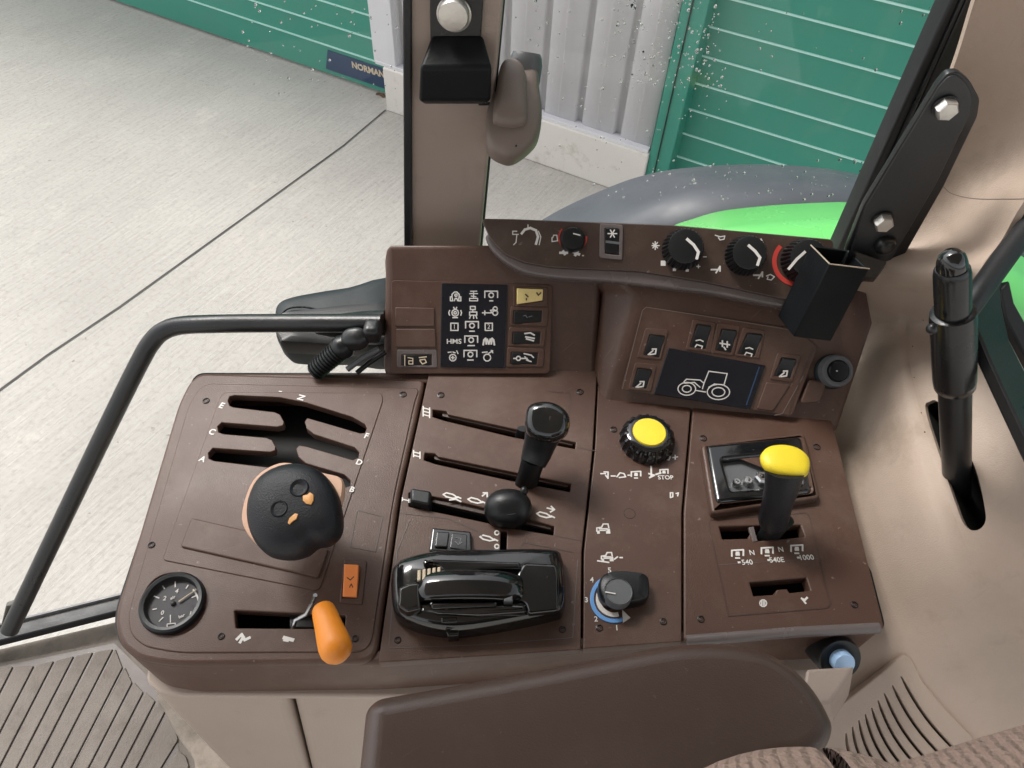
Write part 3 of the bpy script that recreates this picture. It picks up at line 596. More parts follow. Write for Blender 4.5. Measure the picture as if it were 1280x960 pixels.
# ---- round push button on the skirt corner
bc = hz(-.030).hit(1048, 822); bn = (Vector((0.05, -.75, .72))).normalized()
pb = link('push_button', lathe_me(bc, bn, [(.021, -.03), (.021, .002), (.0195, .0045), (.012, .0035), (.0115, .003)], seg=40), M['black'], con); pb['label'] = 'round black push button with pale blue cap at the console corner'
lathe('button_cap', bc, bn, [(.0105, .0), (.0105, .011), (.0095, .0128), (.004, .0132)], M['paleblue'], pb, seg=32)
# ================================================================== SWITCH PANEL POD
pod = thing('switch_pod', DECK.hit(780, 470), 'tall brown dashboard pod with rocker switches, tractor display and heater dials, behind the console', 'instrument panel')
def up(p, z): return Vector((p.x, p.y, z))
# left body
a0 = hz(-.012).hit(478, 476); a1 = hz(-.012).hit(748, 481)
b0 = PLp.hit(481, 343); b1 = PLp.hit(752, 352)
c0 = LED.hit(479, 302); c1 = LED.hit(752, 302)
o = link('pod_body', newmesh([a0, a1, b0, b1, c0, c1, up(c0, -.01), up(c1, -.01)], [(0, 1, 3, 2), (2, 3, 5, 4), (4, 5, 7, 6), (0, 2, 4, 6), (1, 7, 5, 3), (0, 6, 7, 1)]), M['brown_pod'], pod)
bevel(fixn(o.data) and o, .009, 5)
# right body
a0 = hz(-.012).hit(750, 516); a1 = hz(-.012).hit(1046, 544); b0 = PRp.hit(793, 371); b1 = PRp.hit(1094, 404)
k0 = DECK.hit(745, 473); k1 = PLp.hit(752, 366)
c0 = LED.hit(745, 325); c1 = LED.hit(1083, 352)
V = [a0, a1, b1, b0, k0, k1, c0, c1, up(c0, -.01), up(c1, -.01)]
o = link('pod_body', fixn(newmesh(V, [(0, 1, 2, 3), (0, 3, 5, 4), (3, 2, 7, 6), (3, 6, 5), (1, 9, 7, 2), (6, 7, 9, 8), (4, 5, 6, 8), (0, 4, 8, 9, 1)])), M['brown_pod'], pod)
bevel(o, .006, 4, 20)
# right end return down to the trim
# heater strip
lip = rc([(604, 292), (1036, 300), (1034, 396), (985, 386), (880, 366), (760, 352), (690, 348), (655, 342), (632, 330), (612, 312)], 10)
plate('fascia_lip', PHp.off(-.004), [lip], 0, .05, M['brown_lip'], pod, bev=.004, res=4)  # lighter grey than the pod, painting in the sky reflection
hv = rc([(601, 273), (640, 273.5), (840, 281), (1042, 299), (1041, 385), (1000, 379), (880, 353), (800, 340), (690, 335), (655, 329), (630, 318), (613, 300)], 7)
plate('heater_fascia', PHp, [hv], 0, .045, M['brown_dark'], pod, bev=.0015, res=3)
# print on the heater strip
ink('symbol', PHp, [[(652 + 0, 292), (656, 287), (663, 285), (670, 288), (672.5, 296), (670, 305)]], 3.0, pod)
ink('symbol', PHp, [[(673, 289), (676, 296), (674, 306)], [(646, 289), (641, 289), (641, 293), (648, 293)], [(646, 294), (645, 303), (642, 306)], [(660, 281), (660, 284)]], 1.2, pod)
ink('symbol', PHp, [[(691, 297), (692, 294), (696, 294), (697, 301), (690, 302), (690, 297)]], 1.3, pod)
ink('symbol', PHp, [[(700, 316), (709, 316)], [(704, 314), (706, 318)]], 3, pod)
ink('symbol', PHp, [[(717, 315), (724, 318)], [(719, 319), (722, 314)]], 3.4, pod)
ink('symbol', PHp, [[(728, 319.5), (729.5, 319.5)]], 1.6, pod, M['cream'])
def arc(cx, cy, rx, ry, a0, a1, n=16): return [(cx + rx * cos(R(lerp(a0, a1, k / n))), cy - ry * sin(R(lerp(a0, a1, k / n)))) for k in range(n + 1)]
ink('dial_arc', PHp, [arc(715, 297, 16.5, 16, 140, 215)], 1.8, pod, M['red']); ink('dial_arc', PHp, [arc(715, 297, 17, 16, -45, 0)], 4.0, pod, M['red'])
def hknob(x, y, r, h, ribs, lab, pointer):
    c = PHp.hit(x, y); s = (PHp.hit(x + 1, y) - c).length
    k = link('heater_dial', lathe_me(c, PHp.n, [(r * s * 1.12, -.001), (r * s * 1.10, h * .2), (r * s * .98, h * .85), (r * s * .90, h), (r * s * .8, h * 1.03), (2 * s, h * 1.03)], seg=40, rib=(ribs, .0024, h * .05, h * .92) if ribs else None), M['black'], pod)
    k['label'] = lab
    ink('pointer', PHp.off(h * 1.03), pointer, 3.6 if ribs else 1.5, k)
hknob(716, 300, 14.5, .010, 0, 'small smooth heater dial with red arc at the left', [[(717, 292), (725, 294)]])
hknob(853, 312, 23.5, .021, 30, 'ribbed fan dial with white bent pointer beside the snowflake switch', [[(859, 299), (867, 306), (873, 315), (871, 323)]])
hknob(931, 320, 23, .021, 30, 'ribbed air dial with white bent pointer, middle one of the ribbed three', [[(936, 307), (944, 314), (950, 322), (947, 331)]])
hknob(1003, 326, 25, .021, 30, 'ribbed temperature dial with red arc, partly behind the square tube', [[(1006, 315), (996, 324), (986, 336)]])
ink('dial_arc', PHp, [arc(996, 327, 28, 28, 140, 285, 24)], 5.5, pod, M['red'])
ink('symbol', PHp, [[(816, 304), (822, 310)], [(822, 303), (816, 310)], [(815, 307), (824, 307)], [(819, 302), (819, 312)]], 1.4, pod)
for x, y, w_ in ((829, 329, 6.5), (843, 337, 3.6), (859, 338, 3.2)): ink('symbol', PHp, [[(x - .8, y), (x + .8, y)]], w_, pod)
ink('symbol', PHp, [[(871, 333), (875, 333)], [(873, 331), (873, 335)]], 1.2, pod); ink('symbol', PHp, [[(879, 321), (883, 321)]], 1.2, pod)
ink('symbol', PHp, [[(894, 294), (900, 296), (906, 295), (905, 299), (900, 300), (898, 297)]], 1.3, pod)
for x, y in ((896, 337), (949, 344)): ink('symbol', PHp, [[(x - 7, y), (x + 2, y)], [(x - 1, y + 4), (x + 4, y - 4), (x + 4, y + 2)]], 2.0, pod)
ink('symbol', PHp, [[(958, 345), (963, 343), (968, 346), (964, 350), (959, 349), (960, 346)]], 1.4, pod); ink('symbol', PHp, [[(951, 299), (953, 303)]], 2.4, pod)
f = rocker(PHp, [(750, 279), (779, 281), (778, 325), (749, 322)], [(756, 285), (774, 286), (774, 319), (756, 317)], pod, M['black'], M['brown_lip'], lab='rocker switch with white snowflake', hh=.003, tiltv=.001)
PS = PHp.off(.0046)
ink('symbol', PS, [[(760 + 0, 292), (771, 292)], [(763, 287.5), (768, 296.5)], [(768, 287.5), (763, 296.5)]], 1.5, f)
ink('symbol', PS, [[(758, 302), (774, 304)]], 3.2, f, M['grey'])
# ---- left switch panel
FP = PLp
plate('switch_fascia', FP, [rc([(489, 350), (691, 356), (687, 467), (489, 467)], 6)], .0012, .002, M['brown'], pod, bev=.0006)
for q in ([(494, 384), (543, 385), (543, 408), (494, 408)], [(495, 411), (544, 411), (545, 434), (495, 434)]):
    plate('blank_cover', FP, [rc(q, 2)], .0032, .004, M['brown_pod'], pod, bev=.0009)
f = rocker(FP, [(496, 437), (546, 437), (547, 460), (496, 459)], [(502, 443), (540, 443), (540, 459 - 2), (502, 457)], pod, M['black'], M['brown_lip'], lab='rocker switch under the two blank covers', hh=.003, tiltv=.001)
FS = FP.off(.0045)
ink('symbol', FS, [[(510, 447), (516, 448), (516, 455), (511, 455), (511, 451), (516, 451)], [(506, 444), (506, 457)]], 1.2, f, M['cream'])
ink('symbol', FS, [[(524, 447), (533, 446)], [(525, 450), (531, 449), (533, 453), (528, 455), (525, 451)]], 1.4, f, M['cream'])
ip = link('indicator_panel', plate_me(FP, [rc([(552, 354), (635, 356), (631, 460), (550, 459)], 1)], .0026, .004, .0006), M['screen'], pod); ip['label'] = 'black warning light panel with rows of white pictograms'
IP = FP.off(.0026)
def icon(lines, w_=1.5): ink('pictogram', IP, lines, w_, ip, h=.0003)
def C(x, y, r, n=10): return [(x + r * cos(2 * pi * k / n), y + r * sin(2 * pi * k / n)) for k in range(n + 1)]
icon([[(565, 372), (565, 368), (568, 365), (571, 365), (574, 368), (574, 372)], C(570, 369, 1.5), [(563, 376), (563, 371), (565, 371), (566, 376), (563, 376)], [(573, 376), (574, 371), (576, 371), (576, 376), (573, 376)], [(568, 376), (569, 373), (571, 373), (572, 376)]])
icon([[(588, 364), (596, 364)], [(587, 367), (597, 367)], [(589, 370), (595, 371)], [(587, 376), (587, 373), (597, 373), (597, 376), (587, 376)], [(592, 365), (592, 373)]], 1.3)
def br(x, y, u):
    icon([[(x - 8, y + 3), (x - 8, y - 5), (x + 8, y - 5), (x + 8, y + 3)], C(x, y, 3), [(x - u, y + 7), (x + u, y + 7)]], 1.6)
br(614, 369, 2)
icon([C(569, 391, 4.2), C(569, 391, 1.6), [(562, 388), (561, 391), (562, 394)], [(576, 388), (577, 391), (576, 394)], [(567, 384), (568, 386)], [(571, 384), (570, 386)], [(566, 397), (572, 397)]])
icon([[(588, 383), (594, 383), (594, 387), (588, 387), (588, 383)], [(587, 390), (596, 390), (596, 394), (587, 394), (587, 390)], [(591, 387), (591, 390)], [(588, 395), (587, 398)], [(592, 395), (592, 398)], [(595, 395), (596, 398)]])
icon([[(603, 391), (611, 391)], [(606, 388.5), (606, 393.5)], [(611, 391), (615, 391), (613, 388), (618, 387)], C(619, 386, 2.6), C(619, 391, 3.2)])
for x, t_ in ((568, '1'), (611, '2')):
    icon([[(x - 4.5, 404), (x + 4.5, 404), (x + 4.5, 413), (x - 4.5, 413), (x - 4.5, 404)]]); text('pictogram', IP, t_, x, 408.5, 5.5, ip, h=.0004)
br(590, 407, 3); br(589, 425, 4); br(588, 443, 3.5)
text('pictogram', IP, 'HMS', 567.5, 427, 6, ip, h=.0004, bold=.02, wscale=1.15)
icon([[(604, 431), (605, 425), (607, 423), (608, 430)], [(609, 424), (611, 430), (613, 424)], [(614, 430), (615, 423), (617, 425), (618, 431)]], 2.2)
icon([C(566, 447, 4.2), [(564, 447), (568, 447)], [(566, 445), (566, 449)], [(560, 440.5), (564, 440)], [(566, 440), (569, 441)], [(571, 438.5), (572.5, 442)]], 1.4)
icon([C(609, 447, 4.4), [(603, 440.5), (609, 440)], [(611, 441.5), (616, 438.5)], [(614, 438), (616, 441)]], 1.5)
RF = [[(641, 357), (685, 359), (684, 383), (641, 383)], [(638, 383), (686, 384), (684, 408), (637, 407)], [(636, 409), (683, 411), (680, 434), (635, 433)], [(634, 434), (681, 436), (679, 459), (633, 459)]]
RC = [[(645, 360), (680, 361), (679, 376), (645, 381)], [(642, 388), (678, 388), (677, 403), (641, 405)], [(641, 415), (676, 415), (675, 430), (640, 430)], [(639, 440), (673, 441), (671, 456), (638, 455)]]
RL = ['pale yellow rocker switch at the top of the column', 'plain black rocker switch below the yellow one', 'black rocker switch with a white implement pictogram', 'black rocker switch with a hitch pictogram, lowest of the column']
sw = []
for a_, b_, l_, m_ in zip(RF, RC, RL, (M['pale_yellow'], M['black'], M['black'], M['black'])):
    sw.append(rocker(FP, a_, b_, pod, m_, M['brown_pod'], lab=l_, hh=.0045 if m_ is M['pale_yellow'] else .003, tiltv=.0022 if m_ is M['pale_yellow'] else .0012))
ink('symbol', FP.off(.0068), [[(657, 368), (660, 371)], [(658, 373), (658, 375)], [(671, 366), (673, 369), (676, 366)]], 1.8, sw[0], M['brown_dark'])
ink('symbol', FS, [[(654, 395), (657, 394), (659, 397)], [(661, 396), (665, 395)]], 1.2, sw[1], M['grey'])
ink('symbol', FS, [[(656, 417), (663, 416), (668, 419)], [(657, 421), (668, 423)], [(658, 423.5), (667, 426)]], 1.9, sw[2])
ink('symbol', FS, [C(648, 448, 2.6), [(642, 448), (645, 448)], [(651, 448), (659, 448)], [(656, 446), (660, 450)], [(655, 442), (664, 444), (667, 447)], [(658, 450), (664, 452)]], 1.6, sw[3])
# ---- right switch panel with tractor display
RP = PRp
plate('switch_fascia', RP, [rc([(808, 383), (995, 411), (1022, 434), (990, 520), (776, 487), (804, 386)], 5)], .0010, .002, M['brown'], pod, bev=.0005)
ink('fascia_edge', RP, [[(778, 486), (803, 388), (808, 384), (900, 398), (992, 413)]], 1.0, pod, M['taupe'], h=.0013)
ink('fascia_edge', RP, [[(968, 519), (978, 517), (1004, 470)]], 1.0, pod, M['taupe'], h=.0013)
frames = [([(807, 410), (836, 412), (826, 450), (796, 447)], [(812, 418), (831, 420), (824, 447), (804, 444)]),
          ([(794, 453), (821, 456), (814, 490), (785, 487)], [(797, 460), (815, 462), (808, 486), (790, 484)]),
          ([(866, 399), (895, 403), (889, 441), (857, 437)], [(871, 405), (889, 407), (882, 437), (862, 434)]),
          ([(897, 403), (926, 407), (917, 445), (888, 441)], [(902, 411), (921, 413), (914, 441), (894, 438)]),
          ([(929, 409), (957, 413), (949, 448), (918, 445)], [(934, 416), (953, 418), (943, 446), (922, 442)]),
          ([(972, 441), (1002, 444), (990, 478), (962, 474)], [(977, 447), (995, 449), (988, 473), (967, 470)])]
labs = ['black rocker with a lamp mark, upper left of the display', 'black rocker with a lamp mark, lower left of the display', 'black rocker switch, left of the three above the display', 'black rocker switch, middle of the three above the display', 'black rocker switch, right of the three above the display', 'black rocker with a lamp mark, right of the display']
RS = RP.off(.0045)
for k, ((a_, b_), l_) in enumerate(zip(frames, labs)):
    s_ = rocker(RP, a_, b_, pod, M['black'], M['brown_pod'], lab=l_, hh=.003, tiltv=.0012)
    cx = sum(p[0] for p in b_) / 4; cy = sum(p[1] for p in b_) / 4
    if k in (0, 1, 5):
        x, y = cx - 2.5, cy + 8
        ink('symbol', RS, [[(x - 5, y + 3), (x + 1, y - 2)], [(x - 3, y + 3), (x + 4, y + 2), (x + 5, y - 4), (x, y - 4)]], 1.8, s_)
    elif k == 3: ink('symbol', RS, [[(900, 429), (912, 431)], [(903, 426), (903, 433)], [(909, 427), (909, 434)], [(905, 434), (907, 437)]], 1.9, s_)
    else:
        x, y = cx - 2, cy + 5
        ink('symbol', RS, [[(x - 4, y), (x + 1, y - 1), (x + 5, y + 1)], [(x - 5, y + 8), (x - 3, y + 5), (x + 4, y + 7), (x + 3, y + 10)]], 1.5, s_, M['white'])
plate('blank_cover', RP, [rc([(958, 478), (988, 481), (966, 514), (946, 511)], 2)], .0022, .003, M['brown_pod'], pod, bev=.0009)
ds_ = link('tractor_display', plate_me(RP, [rc([(836, 435), (957, 457), (938, 512), (817, 493)], 1)], .0030, .004, .0008), M['screen'], pod); ds_['label'] = 'black display with white tractor outline'
TP = RP.off(.0030)
def E(x, y, rx, ry, n=24): return [(x + rx * cos(2 * pi * k / n), y + ry * sin(2 * pi * k / n)) for k in range(n + 1)]
ink('tractor_outline', TP, [E(858.5, 486, 11, 8), E(858.5, 486, 5.5, 4.2), E(898, 490, 14, 9.5), E(898, 490, 8, 5.5),
    [(855, 477), (858, 474), (875, 475), (880, 479), (886, 464), (909, 467), (905, 481)], [(856, 479), (868, 478), (875, 484)], [(880, 479), (878, 486)], [(870, 488), (882, 490)], [(886, 484), (893, 480), (904, 481), (909, 484)]], 1.4, ds_, h=.0003)
ink('screen_edge', TP, [[(949, 459), (933, 506)]], 1.6, ds_, M['navy'], h=.0003)
# ---- grey round socket at the right
sc_ = RP.hit(1042, 464); sn = (RP.n * .8 + Vector((.05, -.3, .5))).normalized()
so_ = link('power_socket', lathe_me(sc_, sn, [(.0185, -.012), (.0185, .008), (.0172, .0105), (.0145, .0115), (.0125, .0110), (.0118, .006)], seg=40), M['grey'], pod); so_['label'] = 'round grey power socket with dark plug under the square tube'
lathe('plug', sc_, sn, [(.0115, .0), (.0115, .0125), (.0105, .0138), (.006, .0142)], M['black'], so_, seg=32)
link('plug_mark', blob_me(sc_ + sn * .0142 + Vector((-.003, 0, 0)), Vector((.0012, 0, 0)), Vector((0, .0012, 0)), sn * .0006), M['white'], so_)
lathe('socket_collar', sc_ - sn * .004, sn, [(.0205, -.004), (.0205, .002), (.0190, .004)], M['mirror_dark'], so_)
plate('moulded_step', RP, [rc([(1012, 474), (1034, 478), (1026, 503), (1000, 505)], 6)], .0022, .004, M['brown_pod'], pod, bev=.002, res=4)
ink('fascia_edge', RP, [[(1018, 433), (1002, 470), (985, 520)]], 1.0, pod, M['brown_dark'], h=.0014)
# ================================================================== CAB INTERIOR ROUND THE CONSOLE
# ---- armrest
arm = thing('armrest', hz(.07).hit(760, 900), 'dark brown padded armrest with rounded ends along the near edge of the console', 'armrest')
AP = hz(.085)
ao = rc([(438, 1040), (455, 882), (470, 868), (640, 838), (838, 800), (900, 797), (962, 806), (1005, 835), (1032, 868), (1050, 905), (1042, 930), (1015, 952), (960, 960), (930, 1040)], 26, 8)
link('pad', plate_me(AP, [ao], .0, .050, .016, 8), M['arm'], arm)
plate('pad_base', AP, [rc([(470, 1040), (480, 900), (860, 822), (950, 822), (1010, 860), (1042, 915), (1010, 950), (940, 1040)], 20)], -.044, .018, M['rubber'], arm, bev=.003)
o = link('bracket', hexa([hz(-.06).hit(*p) for p in ((1010, 860), (1062, 868), (1040, 905), (1000, 905))], [hz(.0).hit(*p) for p in ((1008, 836), (1068, 832), (1038, 880), (1000, 880))]), M['beige_pillar'], arm); bevel(o, .003)
# ---- beige side trim with the lever slot
rows = [
 # (py, left px, right px, left spec, mid, right spec)   spec = ('y', v) or ('z', v)
 (-160, 1275, 1480, ('y', .665), ('y', .640), ('y', .55)),
 (-30, 1228, 1480, ('y', .665), ('y', .640), ('y', .55)),
 (90, 1190, 1440, ('y', .660), ('y', .635), ('y', .55)),
 (180, 1150, 1370, ('y', .650), ('y', .625), ('y', .545)),
 (240, 1125, 1290, ('y', .640), ('y', .615), ('y', .54)),
 (300, 1095, 1252, ('y', .625), ('y', .595), ('y', .53)),
 (345, 1060, 1222, ('y', .605), ('y', .570), ('y', .50)),
 (400, 1050, 1216, ('z', .030), ('z', .070), ('z', .105)),
 (460, 1040, 1236, ('z', -.020), ('z', .060), ('z', .110)),
 (540, 1030, 1286, ('z', -.045), ('z', .055), ('z', .110)),
 (640, 1030, 1350, ('z', -.060), ('z', .045), ('z', .105)),
 (720, 1030, 1420, ('z', -.072), ('z', .020), ('z', .085)),
 (790, 1030, 1500, ('z', -.085), ('z', -.020), ('z', .055)),
 (860, 990, 1600, ('z', -.110), ('z', -.070), ('z', .010)),
 (930, 960, 1700, ('z', -.122), ('z', -.105), ('z', -.045)),
 (1010, 930, 1750, ('z', -.125), ('z', -.12), ('z', -.10)),
 (1120, 900, 1800, ('z', -.127), ('z', -.125), ('z', -.12))]
def spt(px, py, sp): return (vert_y(sp[1]) if sp[0] == 'y' else hz(sp[1])).hit(px, py)
def srow(r):
    py, xl, xr, a, m_, b = r; out = []
    for k in range(25):
        u = k / 24; px = lerp(xl, xr, u)
        if a[0] == 'y': v = a[1] * (2 * u - 1) * (u - 1) + m_[1] * 4 * u * (1 - u) + b[1] * u * (2 * u - 1); out.append(spt(px, py, (a[0], v))); continue
        if u < .5: t = u * 2; t = t * t * (3 - 2 * t); v = lerp(a[1], m_[1], t)
        else: t = u * 2 - 1; t = t ** .8; v = lerp(m_[1], b[1], t)
        out.append(spt(px, py, (a[0], v)))
    return out
base = [srow(r) for r in rows]
g = []                                                   # smooth interpolation between the rows
for i in range(len(base) - 1):
    a, b, c, d = base[max(i - 1, 0)], base[i], base[i + 1], base[min(i + 2, len(base) - 1)]
    for k in range(5):
        t = k / 5; g.append([.5 * ((2 * q) + (r_ - p) * t + (2 * p - 5 * q + 4 * r_ - s_) * t * t + (3 * q - p - 3 * r_ + s_) * t ** 3) for p, q, r_, s_ in zip(a, b, c, d)])
g.append(base[-1])
tm = quad_grid(g)
bm = bmesh.new(); bm.from_mesh(tm); bmesh.ops.recalc_face_normals(bm, faces=bm.faces)
if sum((f.normal.z for f in bm.faces)) < 0: bmesh.ops.reverse_faces(bm, faces=bm.faces)
bm.to_mesh(tm); bm.free()
trim = link('side_trim', tm, M['beige'], None, smooth=180)
slot_px = cr2([(1157, 513), (1162, 502), (1174, 504), (1198, 542), (1220, 588), (1231, 635), (1231, 654), (1220, 663), (1206, 657), (1194, 628), (1174, 568)], 5)
HZ = hz(.08)
def t_hit(px, py):
    r = ray(px, py).normalized(); ok, lo_, no, _ = trim.ray_cast(CAMP - trim.location, r); return lo_ + trim.location
bpy.context.view_layer.update()
sp = [t_hit(*p) for p in slot_px]; nn_ = (sp[0] - sp[len(sp) // 2]).cross(sp[len(sp) // 4] - sp[3 * len(sp) // 4]).normalized()
if nn_.dot(CAMP - sp[0]) < 0: nn_ = -nn_
cut = bpy.data.objects.new('cut', rings([[p + nn_ * .05 for p in sp], [p - nn_ * .06 for p in sp]])); COL.objects.link(cut)
sm = trim.modifiers.new('s', 'SOLIDIFY'); sm.thickness = .006; sm.offset = -1
bo = trim.modifiers.new('b', 'BOOLEAN'); bo.operation = 'DIFFERENCE'; bo.object = cut; bo.solver = 'EXACT'
vp_ = [tv_ for tv_ in (t_hit(*p) for p in rc([(1052, 905), (1126, 838), (1140, 860), (1205, 935), (1215, 995), (1060, 995)], 6))]
cut2 = bpy.data.objects.new('cut2', rings([[p + Z * .06 for p in vp_], [p - Z * .06 for p in vp_]])); COL.objects.link(cut2)
bo = trim.modifiers.new('b2', 'BOOLEAN'); bo.operation = 'DIFFERENCE'; bo.object = cut2; bo.solver = 'EXACT'
bpy.context.view_layer.update()
sc_c = sum(sp, Vector()) / len(sp); cup = [sc_c + (p - sc_c) * 1.04 for p in sp]
nm = bpy.data.meshes.new_from_object(trim.evaluated_get(bpy.context.evaluated_depsgraph_get()))
trim.modifiers.clear(); trim.data = nm; bpy.data.objects.remove(cut); bpy.data.objects.remove(cut2)
nm.shade_smooth(); nm.set_sharp_from_angle(angle=R(50))
tag(trim, 'beige moulded side wall and rear pillar trim, dusty round the lever slot', 'wall trim')
lip_px = cr2([(1156, 511), (1163, 500), (1176, 502), (1195, 538), (1219, 588), (1232, 640), (1232, 658), (1219, 666), (1204, 659), (1191, 621), (1173, 560)], 5)
# seam across the pillar trim
pts = [vert_y(.625).hit(1176, 228), vert_y(.60).hit(1195, 241), vert_y(.575).hit(1240, 246), vert_y(.545).hit(1290, 243)]
def on_trim(px, py, off=.0):
    r = ray(px, py).normalized(); mw = trim.matrix_world
    ok, lo, no, _ = trim.ray_cast(CAMP - trim.location, r)
    return (lo + trim.location - r * off, no) if ok else (hz(0).hit(px, py), Z)
bpy.context.view_layer.update()
link('trim_seam', sweep_me([on_trim(x, y, -.0003)[0] for x, y in cr2([(1172, 226), (1180, 234), (1190, 242), (1215, 248), (1250, 249), (1285, 246)], 8)[:40]], .0005, seg=8), M['taupe'], trim)
link('well', rings([[p - nn_ * .0065 for p in cup], [p - nn_ * .085 for p in cup]], capa=False), M['void'], trim)  # closed black cup added to keep light out of the lever slot
for x, y in ((1154, 400), (1141, 433), (1152, 516), (1143, 472), (1156, 540)):
    p, n_ = on_trim(x, y); link('speck', blob_me(p, Vector((.0009, 0, 0)), Vector((0, .0009, 0)), n_ * .0005, nu=8, nv=6), M['void'], trim)
# ---- vent grille
va, vb, vc = on_trim(1045, 920, .004)[0], on_trim(1222, 935, .004)[0], on_trim(1131, 822, .004)[0]
VP = Pl(va, vb - va, vc - va)
tops = [(1127, 846), (1116, 857), (1106, 867), (1098, 876), (1090, 885), (1082, 893), (1074, 901), (1066, 909), (1058, 917)]
bots = [(1200, 944), (1182, 950), (1165, 957), (1150, 962), (1136, 967), (1122, 970), (1108, 972), (1094, 972), (1080, 970)]
slots = []
for (x0, y0), (x1, y1) in zip(tops, bots):
    L_ = []; Rr = []
    for k in range(9):
        t = k / 8; bow = sin(pi * t) * (-5.5); x = lerp(x0, x1, t) + bow; y = lerp(y0, y1, t) + abs(bow) * .4
        w_ = 1.6 * min(1, 5 * t + .3, 5 * (1 - t) + .3); L_.append((x - w_, y + w_ * .5)); Rr.append((x + w_, y - w_ * .5))
    slots.append(L_ + Rr[::-1])
vo = rc([(1040, 890), (1090, 850), (1131, 817), (1142, 826), (1152, 850), (1178, 882), (1222, 928), (1262, 985), (1040, 1000), (1028, 925)], 6)
vent = link('vent_grille', plate_me(VP, [vo] + slots, .0, .010, .0016), M['beige'])
tag(vent, 'beige air vent grille with curved slots at the foot of the side wall', 'air vent')
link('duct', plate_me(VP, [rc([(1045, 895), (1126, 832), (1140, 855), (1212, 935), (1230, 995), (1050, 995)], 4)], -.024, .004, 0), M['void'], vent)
# ---- black hand lever in the slot
P0 = on_trim(1192, 590)[0] if False else hz(.045).hit(1196, 602); P1 = cam(1190, 332, .56); ax = P1 - P0; Lh = ax.length; ax.normalize()
hl = thing('hand_lever', P0, 'upright black hand lever with collar and domed button in the beige trim slot', 'lever')
lathe('shaft', P0, ax, [(.0125, -.03), (.0128, .0), (.0136, Lh * .55)], M['black'], hl, seg=32)
lathe('collar', P0, ax, [(.0138, Lh * .50), (.0165, Lh * .51), (.0172, Lh * .54), (.0176, Lh * .80), (.0170, Lh * .825), (.0138, Lh * .83)], M['semi'], hl, seg=36)
lathe('grip', P0, ax, [(.0136, Lh * .78), (.0134, Lh * .97), (.0128, Lh * .985), (.0118, Lh * .992)], M['semi'], hl, seg=36)
lathe('push_button', P0, ax, [(.0112, Lh * .96), (.0110, Lh * 1.01), (.0095, Lh * 1.032), (.006, Lh * 1.046), (.002, Lh * 1.05)], M['gloss'], hl, seg=32)
pc = cam(1165, 411, .585); link('collar_screw', blob_me(pc, Vector((.0045, 0, 0)), Vector((0, .0045, 0)), Vector((0, 0, .0045))), M['steelblack'], hl)
# ---- upright pillar between the panes
pil = thing('window_pillar', vert_y(.70).hit(555, 300), 'taupe window pillar with a black rubber seal, rising behind the switch panels', 'pillar')
VY = vert_y(.70)
def slab(pl, px, d, m, name, par, bw=.003, top=0.0): return plate(name, pl, [px], top, d, m, par, bev=bw, res=3)
# plane normal of vert_y points towards -Y (ex x Z) -> towards the camera
slab(VY, [(512, 330), (510, -30), (632, -30), (598, 330)], .03, M['beige_pillar'], 'pillar_trim', pil, .004)
slab(VY.off(.001), [(505, 320), (503, -30), (514, -30), (515, 320)], .036, M['rubber'], 'seal', pil, .002, .004)
slab(VY.off(-.012), [(596, 330), (622, -30), (634, -30), (601, 330)], .02, M['rubber'], 'seal', pil, .002)
# ---- black mount on the pillar
mb = thing('pillar_mount', VY.hit(568, 120), 'black square mounting block with a round bolt, fixed on the window pillar', 'bracket')
slab(VY, [(537, -30), (606, -30), (600, 62), (538, 62)], .006, M['steelblack'], 'back_plate', mb, .001, .006)
t_ = [VY.hit(x, y, .012) for x, y in ((545, 44), (602, 44), (604, 52), (541, 52))]
A = [VY.hit(x, y, h) for x, y, h in ((540, 42, .004), (604, 42, .004), (616, 84, .036), (524, 84, .036))]
B = [VY.hit(x, y, h) for x, y, h in ((528, 130, .004), (606, 130, .004), (614, 127, .036), (523, 127, .036))]
o = link('block', hexa(B, A), M['tube'], mb); bevel(o, .004, 4)
lathe('bolt', VY.hit(568, 13, .004), VY.n, [(.0145, 0), (.0150, .010), (.0135, .0135), (.006, .0145)], M['bolt'], mb, seg=32)
lathe('washer', VY.hit(568, 16, .004), VY.n, [(.0165, 0), (.0165, .004), (.015, .005)], M['bolt'], mb, seg=32)
# ---- taupe window latch
lt = thing('window_latch', VY.hit(640, 150), 'taupe plastic window latch hanging beside the pillar in front of the pane', 'latch')
LP = Pl(cam(640, 190, .735), Vector((1, 0, 0)), C2W @ Vector((0, 1, -.25)))
lo = cr2([(607, 156), (610, 136), (622, 112), (640, 88), (656, 84), (671, 89), (674, 112), (677, 137), (676, 156), (668, 178), (643, 197), (626, 197), (609, 184)], 5)
dome('latch_body', LP, lo, [(.9, -.022), (1, -.012), (1, .002), (.95, .007), (.84, .010), (.5, .0115)], M['taupe'], lt)
lo2 = cr2([(616, 158), (620, 125), (625, 96), (634, 86), (646, 87), (655, 98), (658, 125), (658, 160), (648, 167), (636, 168), (622, 165)], 5)
dome('handle', LP, lo2, [(1, .004), (1, .013), (.95, .018), (.82, .0215), (.5, .023)], M['taupe'], lt)
c = LP.hit(656, 88, -.004); lathe('pivot_cap', c, (C2W @ Vector((.12, .9, .35))).normalized(), [(.0175, -.012), (.0178, .006), (.0165, .013), (.0145, .017), (.0130, .013), (.004, .013)], M['grey'], lt, seg=36)
link('latch_hole', blob_me(LP.hit(645, 182, .0088), LP.ex * .0012, LP.ey * .0018, LP.n * .001, nu=8, nv=6), M['void'], lt)
link('hinge_pin', sweep_me([VY.hit(598, 127, -.002), LP.hit(622, 128, -.008)], .004, seg=10), M['steelblack'], lt)
